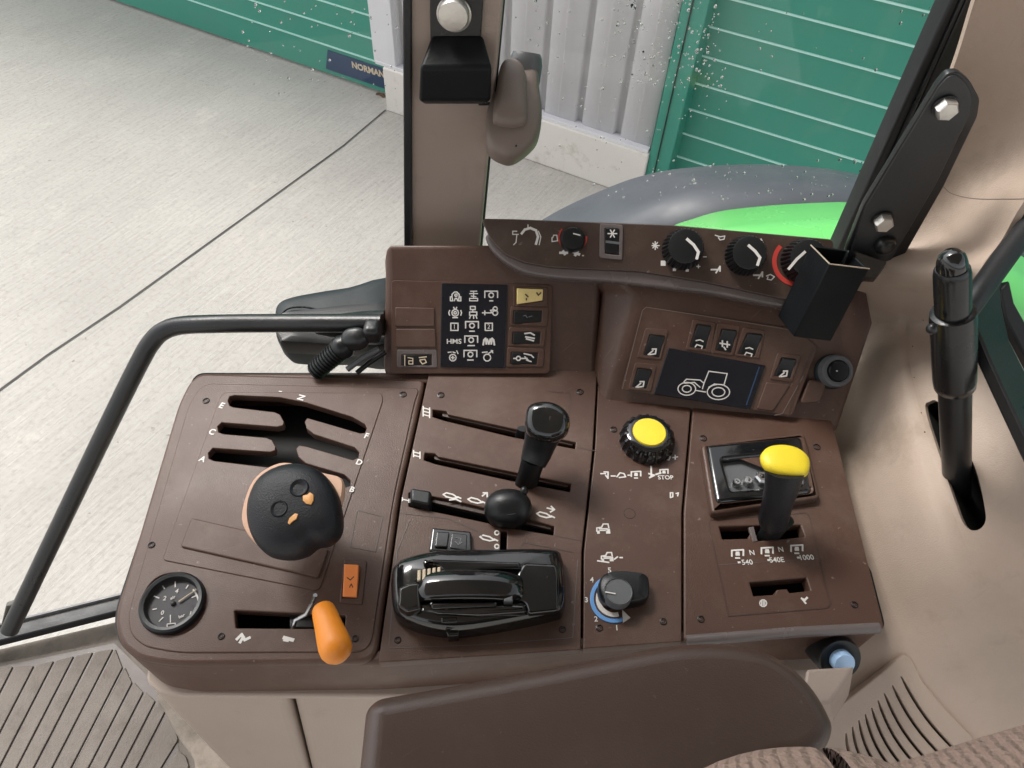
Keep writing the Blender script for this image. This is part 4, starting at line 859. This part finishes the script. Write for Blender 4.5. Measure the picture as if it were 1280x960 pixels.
# ---- panes
def drops(pl, boxes, n, par, seed, smin=.0006, smax=.0016):
    rnd = random.Random(seed); ms = []; k = 0
    V = []; Fc = []
    while k < n:
        x0, y0, x1, y1 = boxes[rnd.randrange(len(boxes))]
        px = rnd.uniform(x0, x1); py = rnd.uniform(y0, y1); r_ = smin + (smax - smin) * rnd.random() ** 3
        c = pl.hit(px, py, .0035); e = rnd.uniform(1, 1.5)
        me = [c + pl.ex * r_ * cos(a) * s_ + pl.ey * r_ * e * sin(a) * s_ + pl.n * h * r_ for s_, h in ((1, 0), (.8, .45), (.4, .68)) for a in [2 * pi * q / 8 for q in range(8)]]
        i = len(V); V += me
        for j in range(2):
            for q in range(8): Fc.append((i + j * 8 + q, i + j * 8 + (q + 1) % 8, i + (j + 1) * 8 + (q + 1) % 8, i + (j + 1) * 8 + q))
        Fc.append(tuple(i + 16 + q for q in range(8))); Fc.append(tuple(i + 7 - q for q in range(8)))
        k += 1
    o = link('rain_drops', newmesh(V, Fc), M['water'], par, smooth=180); o['kind'] = 'stuff'
GR = vert_y(.735)
rw = thing('side_window', GR.hit(850, 150), 'rain spotted side pane between the taupe pillar and the rear pillar', 'window')
plate('pane', GR, [[(590, 345), (612, -40), (1215, -40), (1040, 330), (1040, 345)]], 0, .004, M['glass'], rw, bev=0)
drops(GR, [(640, 0, 830, 190)], 90, rw, 3); drops(GR, [(770, 0, 900, 110)], 190, rw, 4); drops(GR, [(840, 90, 910, 150), (850, 0, 1180, 110)], 50, rw, 5); drops(GR, [(740, 200, 1080, 250)], 90, rw, 8, .0007, .002)
A = hz(-.53).hit(0, 800); B = hz(-.53).hit(140, 768); Cc = VY.hit(508, 300, -.005)
exl = (B - A).normalized(); GL = Pl(A, exl, (Cc - A))
if GL.n.dot(CAMP - A) < 0: GL = Pl(A, -exl, (Cc - A))
fw = thing('front_window', A, 'tall clear pane left of the pillar reaching down to the floor sill', 'window')
plate('pane', GL, [[(-40, -40), (508, -40), (512, 330), (480, 480), (240, 745), (140, 772), (-40, 812)]], 0, .004, M['glass'], fw, bev=0)
drops(GL, [(300, 0, 500, 120)], 60, fw, 6)
# bottom rail of that pane
def bar(name, a, b, up_, m, par, w_, h_, bw=.002):
    d = (b - a).normalized(); s_ = d.cross(up_).normalized(); u_ = s_.cross(d).normalized()
    q = lambda p: [p - s_ * w_ / 2 - u_ * h_ / 2, p + s_ * w_ / 2 - u_ * h_ / 2, p + s_ * w_ / 2 + u_ * h_ / 2, p - s_ * w_ / 2 + u_ * h_ / 2]
    o = link(name, hexa(q(a), q(b)), m, par); bevel(o, bw, 2); return o
S1 = hz(-.53)
bar('bottom_rail', S1.hit(-700, 972), S1.hit(190, 749), Z, M['rubber'], fw, .022, .02)
bar('rail_lip', S1.hit(-700, 959) + Z * .008, S1.hit(190, 738) + Z * .008, Z, M['grey'], fw, .004, .012, .001)
# ---- rear edge frame
FR = vert_y(.695)
fr_ = thing('rear_window_frame', FR.hit(1120, 200), 'slanting black window frame with rubber seal in front of the beige rear pillar', 'window frame')
slab(FR, [(1036, 336), (1191, -6), (1204, -6), (1050, 336)], .03, M['rubber'], 'seal', fr_, .003)
slab(FR, [(1050, 336), (1204.5, -6), (1209, -6), (1056, 336)], .01, M['steelblack'], 'bead', fr_, .0012, .003)
slab(FR, [(1054, 340), (1210, -6), (1246, -6), (1110, 340)], .045, M['steelblack'], 'frame_bar', fr_, .003, .003)
# ---- bracket plate and its bolts
BP_ = vert_y(.612)
bk = thing('bracket_plate', BP_.hit(1140, 230), 'flat black steel plate with two zinc hex bolts on the rear pillar', 'bracket')
plate('plate', BP_, [rc([(1079, 258), (1172, 106), (1184, 92), (1198, 90), (1213, 102), (1225, 124), (1222, 146), (1180, 233), (1120, 338), (1100, 352), (1070, 348), (1056, 318)], 5)], .012, .008, M['steelblack'], bk, bev=.0012)
link('raised_fold', plate_me(BP_, [rc([(1081, 260), (1174, 108), (1185, 96), (1196, 94), (1208, 104), (1216, 122), (1212, 144), (1171, 229), (1110, 332), (1092, 345), (1070, 340), (1062, 318)], 5)], .0135, .002, .0008), M['grey_steel'], bk)
for x, y, r_ in ((1181, 133, 13.5), (1103, 275, 11.5)):
    c = BP_.hit(x, y, .015); s_ = (BP_.hit(x + 1, y) - BP_.hit(x, y)).length
    w_ = lathe('bolt', c, BP_.n, [(r_ * s_, 0), (r_ * s_, .0085), (r_ * s_ * .85, .0100), (r_ * s_ * .4, .0102)], M['bolt'], bk, seg=6)
    lathe('washer', c, BP_.n, [(r_ * s_ * 1.12, -.001), (r_ * s_ * 1.12, .0016)], M['steelblack'], w_, seg=24)
link('thumb_screw', blob_me(BP_.hit(1106, 306, .016), BP_.ex * .010, BP_.ey * .010, BP_.n * .008, .8), M['steelblack'], bk)
link('support_foot', hexa([BP_.hit(x, y, .004) for x, y in ((1060, 320), (1100, 345), (1090, 356), (1050, 345))], [BP_.hit(x, y, .030) for x, y in ((1062, 312), (1108, 328), (1094, 348), (1052, 340))]), M['steelblack'], bk)
# ---- open square tube
def camv(v): return C2W @ v
d0 = .72; k_ = d0 / F
P0_ = cam(1037, 330, d0); W_ = camv(Vector((50, -6, 0)) * k_); T_ = camv(Vector((-8 * k_, 31 * k_, -.030))); A_ = camv(Vector((-.0165, -.0695, -.050)))
W_ = W_ * 1.0
def tube_quad(o_, s_=1.0, c=None):
    q = [o_, o_ + W_, o_ + W_ + T_, o_ + T_]; c = sum(q, Vector()) / 4; return [c + (p - c) * s_ for p in q]
qa = tube_quad(P0_); qb = tube_quad(P0_ + A_); ia = tube_quad(P0_, .86); ib = tube_quad(P0_ + A_, .86)
V = qa + qb + ia + ib; Fc = []
for i in range(4):
    j = (i + 1) % 4; Fc += [(i, j, 4 + j, 4 + i), (8 + i, 8 + j, 12 + j, 12 + i), (i, j, 8 + j, 8 + i), (4 + i, 4 + j, 12 + j, 12 + i)]
tb = link('square_tube', fixn(newmesh(V, Fc)), M['tube']); bevel(tb, .0012, 2)
tag(tb, 'short open black square steel tube standing tilted in front of the red arc dial', 'steel tube')
link('rim_highlight', sweep_me([qa[0] + (qa[1] - qa[0]) * .02, qa[1]], .0007, seg=6), M['beige_dirty'], tb)  # beige rods paint the highlight along the tube rim
link('rim_highlight', sweep_me([qa[0], qa[3]], .0007, seg=6), M['beige_dirty'], tb)
bar('support_arm', sum(qa, Vector()) / 4 + A_ * .35, BP_.hit(1085, 335, .01), Z, M['steelblack'], tb, .012, .03)
# ---- frame and bar of the back window at the right edge
bw_ = thing('back_window', cam(1262, 430, .62), 'black framed back window corner with a sloping bar at the right edge', 'window')
fo = [cam(1216, 378, .60), cam(1243, 440, .60), cam(1300, 560, .60)]
def ribbon(name, ins, outs, m, par, th=.012):
    n_ = len(ins); V = [p for p in ins] + [p for p in outs]; nn = (outs[0] - ins[0]).cross(ins[1] - ins[0]).normalized()
    if nn.dot(CAMP - ins[0]) < 0: nn = -nn
    V += [p - nn * th for p in ins] + [p - nn * th for p in outs]; Fc = []
    for i in range(n_ - 1):
        Fc += [(i, i + 1, n_ + i + 1, n_ + i), (2 * n_ + i, 2 * n_ + i + 1, 3 * n_ + i + 1, 3 * n_ + i), (i, i + 1, 2 * n_ + i + 1, 2 * n_ + i), (n_ + i, n_ + i + 1, 3 * n_ + i + 1, 3 * n_ + i)]
    Fc += [(0, n_, 3 * n_, 2 * n_), (n_ - 1, 2 * n_ - 1, 4 * n_ - 1, 3 * n_ - 1)]
    o = link(name, fixn(newmesh(V, Fc)), m, par); bevel(o, .002, 2); return o
def cps(l, d): return [cam(x, y, d + e) for x, y, e in l]
ribbon('frame', cps([(1212, 372, 0), (1222, 412, 0), (1240, 455, 0), (1312, 610, 0), (1420, 760, 0), (1640, 930, 0)], .615), cps([(1250, 352, .02), (1253, 385, .02), (1262, 425, .02), (1330, 560, .02), (1450, 720, .02), (1680, 880, .02)], .615), M['steelblack'], bw_)
ribbon('inner_frame', cps([(1250, 362, 0), (1258, 400, 0), (1320, 520, 0), (1440, 680, 0), (1700, 860, 0)], .66), cps([(1262, 350, 0), (1268, 378, 0), (1330, 490, 0), (1460, 650, 0), (1730, 820, 0)], .66), M['rubber'], bw_)
sweep('sloping_bar', cr([cam(1204, 392, .60), cam(1222, 368, .605), cam(1248, 332, .62), cam(1275, 296, .635), cam(1320, 240, .65), cam(1420, 110, .67), cam(1520, -40, .69)], 4), .0098, M['rubber'], bw_, seg=16)
link('pane', newmesh(cps([(1222, 380, 0), (1262, 300, 0), (1540, -60, 0), (1700, 860, 0)], .68), [(0, 1, 2, 3)]), M['glass'], bw_)
# ---- grab rail across the front pane
gr = thing('grab_rail', cam(200, 420, .86), 'bent black grab rail crossing in front of the concrete yard', 'grab rail')
rp = [cam(478, 404, .84), cam(400, 404, .85), cam(330, 404, .86), cam(262, 405, .865), cam(225, 407, .87), cam(204, 414, .872), cam(190, 427, .875), cam(176, 450, .88), cam(140, 522, .90), cam(80, 646, .94), cam(12, 788, .99)]
sweep('rail', cr(rp, 5), .0112, M['steelblack'], gr, seg=24)
sweep('flattened_end', [cam(396, 408, .86), cam(415, 408, .86), cam(450, 406, .86), cam(482, 404, .86)], [.010, .014, .016, .016], M['steelblack'], gr, seg=20)
sweep('foot', [cam(30, 752, .97), cam(14, 756, .985), cam(8, 780, 1.0)], .006, M['gloss'], gr, seg=12)
hs = thing('outside_housing', cam(410, 400, .95), 'dark teal rounded plastic housing outside the pane behind the grab rail', 'housing')
HPp = Pl(cam(410, 430, .93), Vector((1, 0, 0)), C2W @ Vector((0, 1, -.55)))
ho = cr2([(342, 396), (345, 380), (360, 371), (400, 363), (440, 357), (500, 348), (500, 434), (430, 434), (368, 433), (350, 428), (343, 414)], 4)
dome('shell', HPp, ho, [(.95, -.05), (1, -.035), (1, -.010), (.97, -.002), (.9, .002), (.6, .004)], M['mirror_dark'], hs)  # teal of the upper shell carries a roof reflection in its colour
dome('lower_shell', HPp.off(.004), cr2([(346, 412), (350, 399), (372, 392), (500, 384), (500, 433), (368, 432), (352, 427)], 4), [(1, -.02), (1, .004), (.96, .008), (.7, .010)], M['black'], hs)
sweep('moulded_edge', cr([HPp.hit(352, 392, .006), HPp.hit(362, 385, .008), HPp.hit(382, 384, .008), HPp.hit(400, 388, .006)], 4), .0014, M['mirror_dark'], hs, seg=8)
ch = thing('corrugated_hose', cam(420, 445, .80), 'black corrugated hose with a clamp between rail and console edge', 'hose')
a = cam(392, 466, .84); b = cam(426, 436, .83); n_ = 44
sweep('hose', [a.lerp(b, k / n_) for k in range(n_ + 1)], [(.0112 if (k // 2) % 2 else .0092) + .002 * k / n_ for k in range(n_ + 1)], M['black'], ch, seg=24)
lathe('clamp', b, (b - a).normalized(), [(.0125, -.004), (.0142, 0), (.0142, .007), (.012, .010), (.010, .024)], M['black'], ch)
link('fitting', blob_me(cam(444, 424, .82), Vector((.015, 0, .004)), Vector((0, .010, .004)), Vector((-.004, 0, .010)), .8), M['steelblack'], ch)
link('fitting', blob_me(cam(466, 414, .82), Vector((.010, 0, .0)), Vector((0, .012, .0)), Vector((0, 0, .012)), .6), M['steelblack'], ch)
sweep('cable', [cam(434, 462, .83), cam(452, 448, .83), cam(474, 436, .83)], .0035, M['grey'], ch, seg=10)
sweep('cable', [cam(446, 466, .84), cam(462, 453, .84), cam(482, 440, .84)], .0030, M['black'], ch, seg=10)
# ---- floor mat and floor
FZ = hz(-.56)
fl = plate('floor', FZ, [[(-700, 975), (150, 776), (300, 776), (420, 1080), (380, 1400), (-700, 1400)]], -.004, .02, M['floor_dirt'], None, bev=.002); tag(fl, 'dusty beige cab floor edge', kind='structure')
tp = [(-10 - 26 * k, 836 + 5.2 * k) for k in range(22, 0, -1)] + [(-10, 836), (17, 833), (43, 832), (68, 826), (93, 820), (117, 815), (142, 811), (154, 834), (166, 853), (180, 865), (195, 876), (208, 888)]
slats = []
for (x0, y0), (x1, y1) in zip(tp, tp[1:]):
    d = 1.0
    L0 = [(x0 + 2.0 - (t * (1340 - y0)) * .515, y0 + t * (1340 - y0)) for t in (0, 1)]; L1 = [(x1 - 1.4 - (t * (1340 - y1)) * .515, y1 + t * (1340 - y1)) for t in (1, 0)]
    slats.append(rc(L0 + L1, 1.5))
extra = [rc([(210, 890), (219, 908), (222, 925), (170, 1010), (147, 1010)], 2), rc([(222, 938), (232, 945), (236, 958), (205, 1010), (175, 1010)], 3)]
mt = link('floor_mat', join([plate_me(FZ, [s_], .004, .005, .0010) for s_ in slats + extra] + [plate_me(FZ, [[(-620, 950), (146, 800), (215, 870), (262, 960), (280, 1040), (260, 1380), (-620, 1380)]], .0005, .002, 0)]), mat('worn_grey_mat', (.150, .128, .110), .75, .5, 300, .10, 40, dirt=((.095, .08, .068), 30, .50, .25), wear=.25))
tag(mt, 'worn grey ribbed rubber mat on the cab floor', 'floor mat')
link('mat_groove', plate_me(FZ, [[(-600, 955), (143, 804), (212, 872), (240, 1030), (230, 1350), (-600, 1350)]], .0012, .001, 0), M['brown_dark'], mt)
# ---- seat edge
st = thing('seat', cam(1120, 960, .45), 'brownish pink ribbed fabric seat edge at the bottom right corner', 'seat')
def bolster(px, d, r_): return link('cushion', sweep_me(cr([cam(x, y, dd) for x, y, dd in px], 5), r_, seg=40), M['fabric'], st)
bolster([(850, 1130, .43), (950, 1072, .43), (1030, 1060, .43), (1100, 1076, .43), (1190, 1130, .43)], 0, .054)
bolster([(1050, 1150, .42), (1140, 1098, .42), (1220, 1074, .42), (1310, 1046, .42), (1420, 1015, .42)], 0, .056)
# ---- unseen cab roof, added to darken reflections and steer the light
rf = link('unseen_cab_roof', hexa([Vector(p) for p in ((-1.0, -1.1, 1.02), (1.0, -1.1, 1.02), (1.0, .80, 1.02), (-1.0, .80, 1.02))], [Vector(p) for p in ((-1.0, -1.1, 1.14), (1.0, -1.1, 1.14), (1.0, .80, 1.14), (-1.0, .80, 1.14))]), M['beige_pillar'])
tag(rf, kind='structure')
# ================================================================== OUTSIDE
GZ = -1.80
G = hz(GZ)
g_ = link('ground', newmesh([(-60, -60, GZ), (60, -60, GZ), (60, 60, GZ), (-60, 60, GZ)], [(0, 1, 2, 3)]), M['concrete'], None); tag(g_, kind='structure')
def gline(name, pts, w_, m):
    V = []; Fc = []
    for i, p in enumerate(pts):
        q = pts[min(i + 1, len(pts) - 1)] - pts[max(i - 1, 0)]; s_ = Vector((-q.y, q.x, 0)).normalized() * w_ / 2; V += [p - s_, p + s_]
    for i in range(len(pts) - 1): Fc.append((2 * i, 2 * i + 1, 2 * i + 3, 2 * i + 2))
    o = link(name, newmesh(V, Fc), m, None); tag(o, kind='structure'); return o
gline('ground_joint', [G.hit(x, y) + Z * .004 for x, y in ((-560, 905), (-30, 510), (60, 444), (150, 384), (250, 312), (350, 240), (430, 182), (482, 138))], .010, mat('joint_gap', (.07, .065, .06), .9))
# building frame from two points at the foot of the plinth
A = G.hit(480, 137); B = G.hit(744, 229.5); dw = (B - A).normalized()
WN = Vector((dw.y, -dw.x, 0)); WN = WN if WN.dot(-A) > 0 else -WN
GW = Pl(A, dw, Z)                                         # plane of the plinth face
if GW.n.dot(CAMP - A) < 0: print('GW flipped')
A2 = G.hit(150, 0); B2 = G.hit(480, 110.5)
shed = thing('shed', A, 'grey clad farm shed wall on a white concrete plinth, between two green doors', 'shed')
def wbox(name, x0, x1, z0, z1, f0, f1, m, par, bw=.004):
    """box on the wall: along-wall x0..x1, height z0..z1 above ground, from f0 back to f1 in front of the plinth plane"""
    q = lambda x, z, f: GW.P(x, z, f)
    o = link(name, hexa([q(x0, z0, f0), q(x1, z0, f0), q(x1, z0, f1), q(x0, z0, f1)], [q(x0, z1, f0), q(x1, z1, f0), q(x1, z1, f1), q(x0, z1, f1)]), m, par)
    if bw: bevel(o, bw, 2)
    return o
X = lambda px, py, f=0: GW.loc(px, py, f)
xpl0 = X(480.5, 110)[0]; zpl = X(740, 171)[1]; xr = X(809, 200)[0]
print('plinth', xpl0, xr, 'h', zpl, 'dist', A, B)
wbox('plinth', xpl0, xr, 0, zpl, -.45, 0, M['plinth'], shed, .008)
# corrugated cladding sheet between plinth and roof
CF = -.05
x0 = X(472, 60, CF)[0]; x1 = X(840, 60, CF)[0]
xs = [X(x, 0, CF)[0] for x in (635, 690, 743, 799)]; pitch = (xs[3] - xs[0]) / 3
prof = []; x = xs[0] - math.floor((xs[0] - x0) / pitch) * pitch
prof.append((x0, 0))
while x < x1 - .02:
    prof += [(x - pitch * .10, 0), (x - pitch * .06, -.028), (x + pitch * .06, -.028), (x + pitch * .12, 0), (x + pitch * .45, 0), (x + pitch * .47, .004), (x + pitch * .50, 0)]; x += pitch
prof = [p for p in prof if x0 <= p[0] <= x1]; prof.append((x1, 0))
V = []; Fc = []
for a, f in prof: V += [GW.P(a, zpl + .012, CF + f), GW.P(a, 4.2, CF + f)]
for i in range(len(prof) - 1): Fc.append((2 * i, 2 * i + 2, 2 * i + 3, 2 * i + 1))
cl = link('wall_cladding', newmesh(V, Fc), M['clad'], shed, smooth=20); sm = cl.modifiers.new('s', 'SOLIDIFY'); sm.thickness = .004; sm.offset = 0
wbox('base_flashing', x0, x1, zpl, zpl + .02, -.09, -.012, M['clad'], shed, .002)
wbox('backing_wall', x0 + .02, x1 - .02, zpl + .03, 4.2, -.45, -.14, M['clad'], shed, 0)
xc = X(497, 60, CF)[0]
wbox('corner_flashing', x0 - .01, xc, zpl + .004, 4.2, -.12, -.015, M['clad'], shed, .004)
# green doors
D = -.14
def sect_door(name, lab, xa, xb, z0, zs, jamb=None):
    d = thing(name, GW.P((xa + xb) / 2, 0, D), lab, 'door', 'green sectional doors of the shed')
    zz = [z0] + zs + [4.3]
    wbox('door_leaf', xa, xb, z0, 4.3, D - .06, D, M['door_green'], d, 0)
    V = []
    ms = []
    for z in zs:
        ms.append(hexa([GW.P(xa, z - .004, D), GW.P(xb, z - .004, D), GW.P(xb, z - .004, D + .008), GW.P(xa, z - .004, D + .008)], [GW.P(xa, z + .004, D), GW.P(xb, z + .004, D), GW.P(xb, z + .004, D + .008), GW.P(xa, z + .004, D + .008)]))
    for m_ in ms: link('groove_glint', m_, M['door_line'], d)  # raised pale bars stand in for bright reflections in the grooves
    return d
# right door, painted groove glints at the heights seen at its left edge
zs = [X(x, y, D)[1] for x, y in ((851, 196), (858, 166), (867, 135), (875, 103), (882, 69), (892, 34), (916, 0), (950, -30))]
zs = [zs[0] + (zs[5] - zs[0]) / 5 * k for k in range(-2, 16)]; zs = [z for z in zs if .05 < z < 4.2]
xl = X(840, 120, D)[0]; xj = X(868, 110, D)[0]
d1 = sect_door('sectional_door', 'green grooved sectional door seen above the green fender', xj, xj + 9, .02, zs)
wbox('door_jamb', xr + .0, xj, 0, 4.3, -.30, -.02, M['door_green2'], d1, .006)
wbox('jamb_strip', xr + (xj - xr) * .38, xr + (xj - xr) * .42, 0, 4.3, -.021, -.012, M['rubber'], d1, 0)
# left door
xl2 = X(478, 60, D)[0]
zs2 = [GW.loc(x, y, D)[1] for x, y in ((472, 77), (472, 51), (472, 22))]; st_ = (zs2[2] - zs2[0]) / 2
z_low = GW.loc(475, 108, D)[1]
print('left door bottom z', z_low, zs2, 'right', zs[:4])
d2 = sect_door('sectional_door', 'green grooved sectional door at the top left with a navy strip at its foot', xl2 - 9, xl2 - .0, .02, [zs2[0] + st_ * k for k in range(0, 14)])
nz = zs2[0] - .03
sgn = link('name_strip', hexa([GW.P(xl2 - .47, .05, D), GW.P(xl2 - .01, .05, D), GW.P(xl2 - .01, .05, D + .006), GW.P(xl2 - .47, .05, D + .006)], [GW.P(xl2 - .43, nz, D), GW.P(xl2 - .01, nz, D), GW.P(xl2 - .01, nz, D + .006), GW.P(xl2 - .43, nz, D + .006)]), M['navy'], d2)
NP = GW.off(D + .006)
text('lettering', NP, 'NORMAN', 460, 87.5, 7.4, sgn, M['cream'], d=(.94, .30), bold=.04, h=.003)
link('leaf_litter', join([blob_me(G.hit(477 + dx, 119 + dy) + Z * .004, Vector((.018, .006, 0)), Vector((-.004, .012, 0)), Vector((0, 0, .006)), nu=8, nv=6) for dx, dy in ((0, 0), (3, 2), (-4, -1))]), mat('dead_leaf', (.10, .06, .03), .8), shed)
wbox('side_wall', xr + .0, xr + .01, 0, .01, -.02, -.01, M['plinth'], shed, 0)
# ---- rear fender outside the glass
fen = thing('rear_fender', Vector((.55, 1.2, -.4)), 'curved rear fender, bright green inside, wet rubber outside with sky sheen painted grey', 'fender')
def arc3(pts, y, n=6): return cr([vert_y(y).hit(*p) for p in pts], n)
far = arc3([(600, 330), (680, 271), (760, 232), (815, 214), (870, 206), (935, 203), (1000, 205), (1060, 213), (1120, 228), (1200, 262), (1330, 340), (1480, 470)], 1.42)
mid = arc3([(700, 400), (780, 325), (830, 292), (870, 277), (905, 268), (960, 262), (1010, 259), (1070, 258), (1130, 266), (1210, 290), (1340, 370), (1480, 500)], 1.08)
near = arc3([(740, 460), (820, 400), (860, 375), (900, 358), (935, 350), (975, 346), (1020, 344), (1070, 344), (1130, 352), (1210, 375), (1330, 450), (1460, 580)], .86)
low = [p + Vector((0, .01, -.16)) for p in far]
m1 = [a.lerp(b, .5) + Vector((0, 0, .012)) for a, b in zip(far, mid)]
def solid(name, rows_, m, th=.008):
    me = quad_grid(rows_); o = link(name, me, m, fen, smooth=60); s_ = o.modifiers.new('s', 'SOLIDIFY'); s_.thickness = th; s_.offset = 0; return o
solid('rubber_extension', [low, [p + Vector((0, 0, -.02)) for p in far], [p + Vector((0, -.015, 0)) for p in far], m1, mid], M['fender_grey'])
solid('green_skin', [[p + Vector((0, 0, .004)) for p in mid], [a.lerp(b, .5) + Vector((0, 0, .016)) for a, b in zip(mid, near)], near], M['fender_green'])
# ------------------------------------------------------------------ light
w = bpy.data.worlds.new('World'); S.world = w; w.use_nodes = True; nt = w.node_tree
sky = nt.nodes.new('ShaderNodeTexSky'); sky.sky_type = 'NISHITA'; sky.sun_disc = False
SUN_EL, SUN_AZ = R(52), R(-50)        # azimuth measured from +Y towards +X
sky.sun_elevation = SUN_EL; sky.sun_rotation = SUN_AZ; sky.dust_density = 3; sky.air_density = 1.0; sky.ozone_density = 1
bg = nt.nodes['Background']; bg.inputs[1].default_value = .15
hs_ = nt.nodes.new('ShaderNodeHueSaturation'); hs_.inputs['Saturation'].default_value = .12; nt.links.new(sky.outputs[0], hs_.inputs['Color']); nt.links.new(hs_.outputs[0], bg.inputs[0])
sd = bpy.data.lights.new('sun', 'SUN'); sd.energy = 1.5; sd.angle = R(16); sd.color = (1, .96, .9)
so = bpy.data.objects.new('sun', sd); COL.objects.link(so)
so.rotation_euler = Vector((sin(SUN_AZ) * cos(SUN_EL), cos(SUN_AZ) * cos(SUN_EL), sin(SUN_EL))).to_track_quat('Z', 'Y').to_euler()
S.view_settings.view_transform = 'Standard'; S.view_settings.look = 'None'; S.view_settings.exposure = 1.0
S.render.engine = 'CYCLES'
S.cycles.max_bounces = 8; S.cycles.transparent_max_bounces = 12
S.render.resolution_x = 1024; S.render.resolution_y = 768
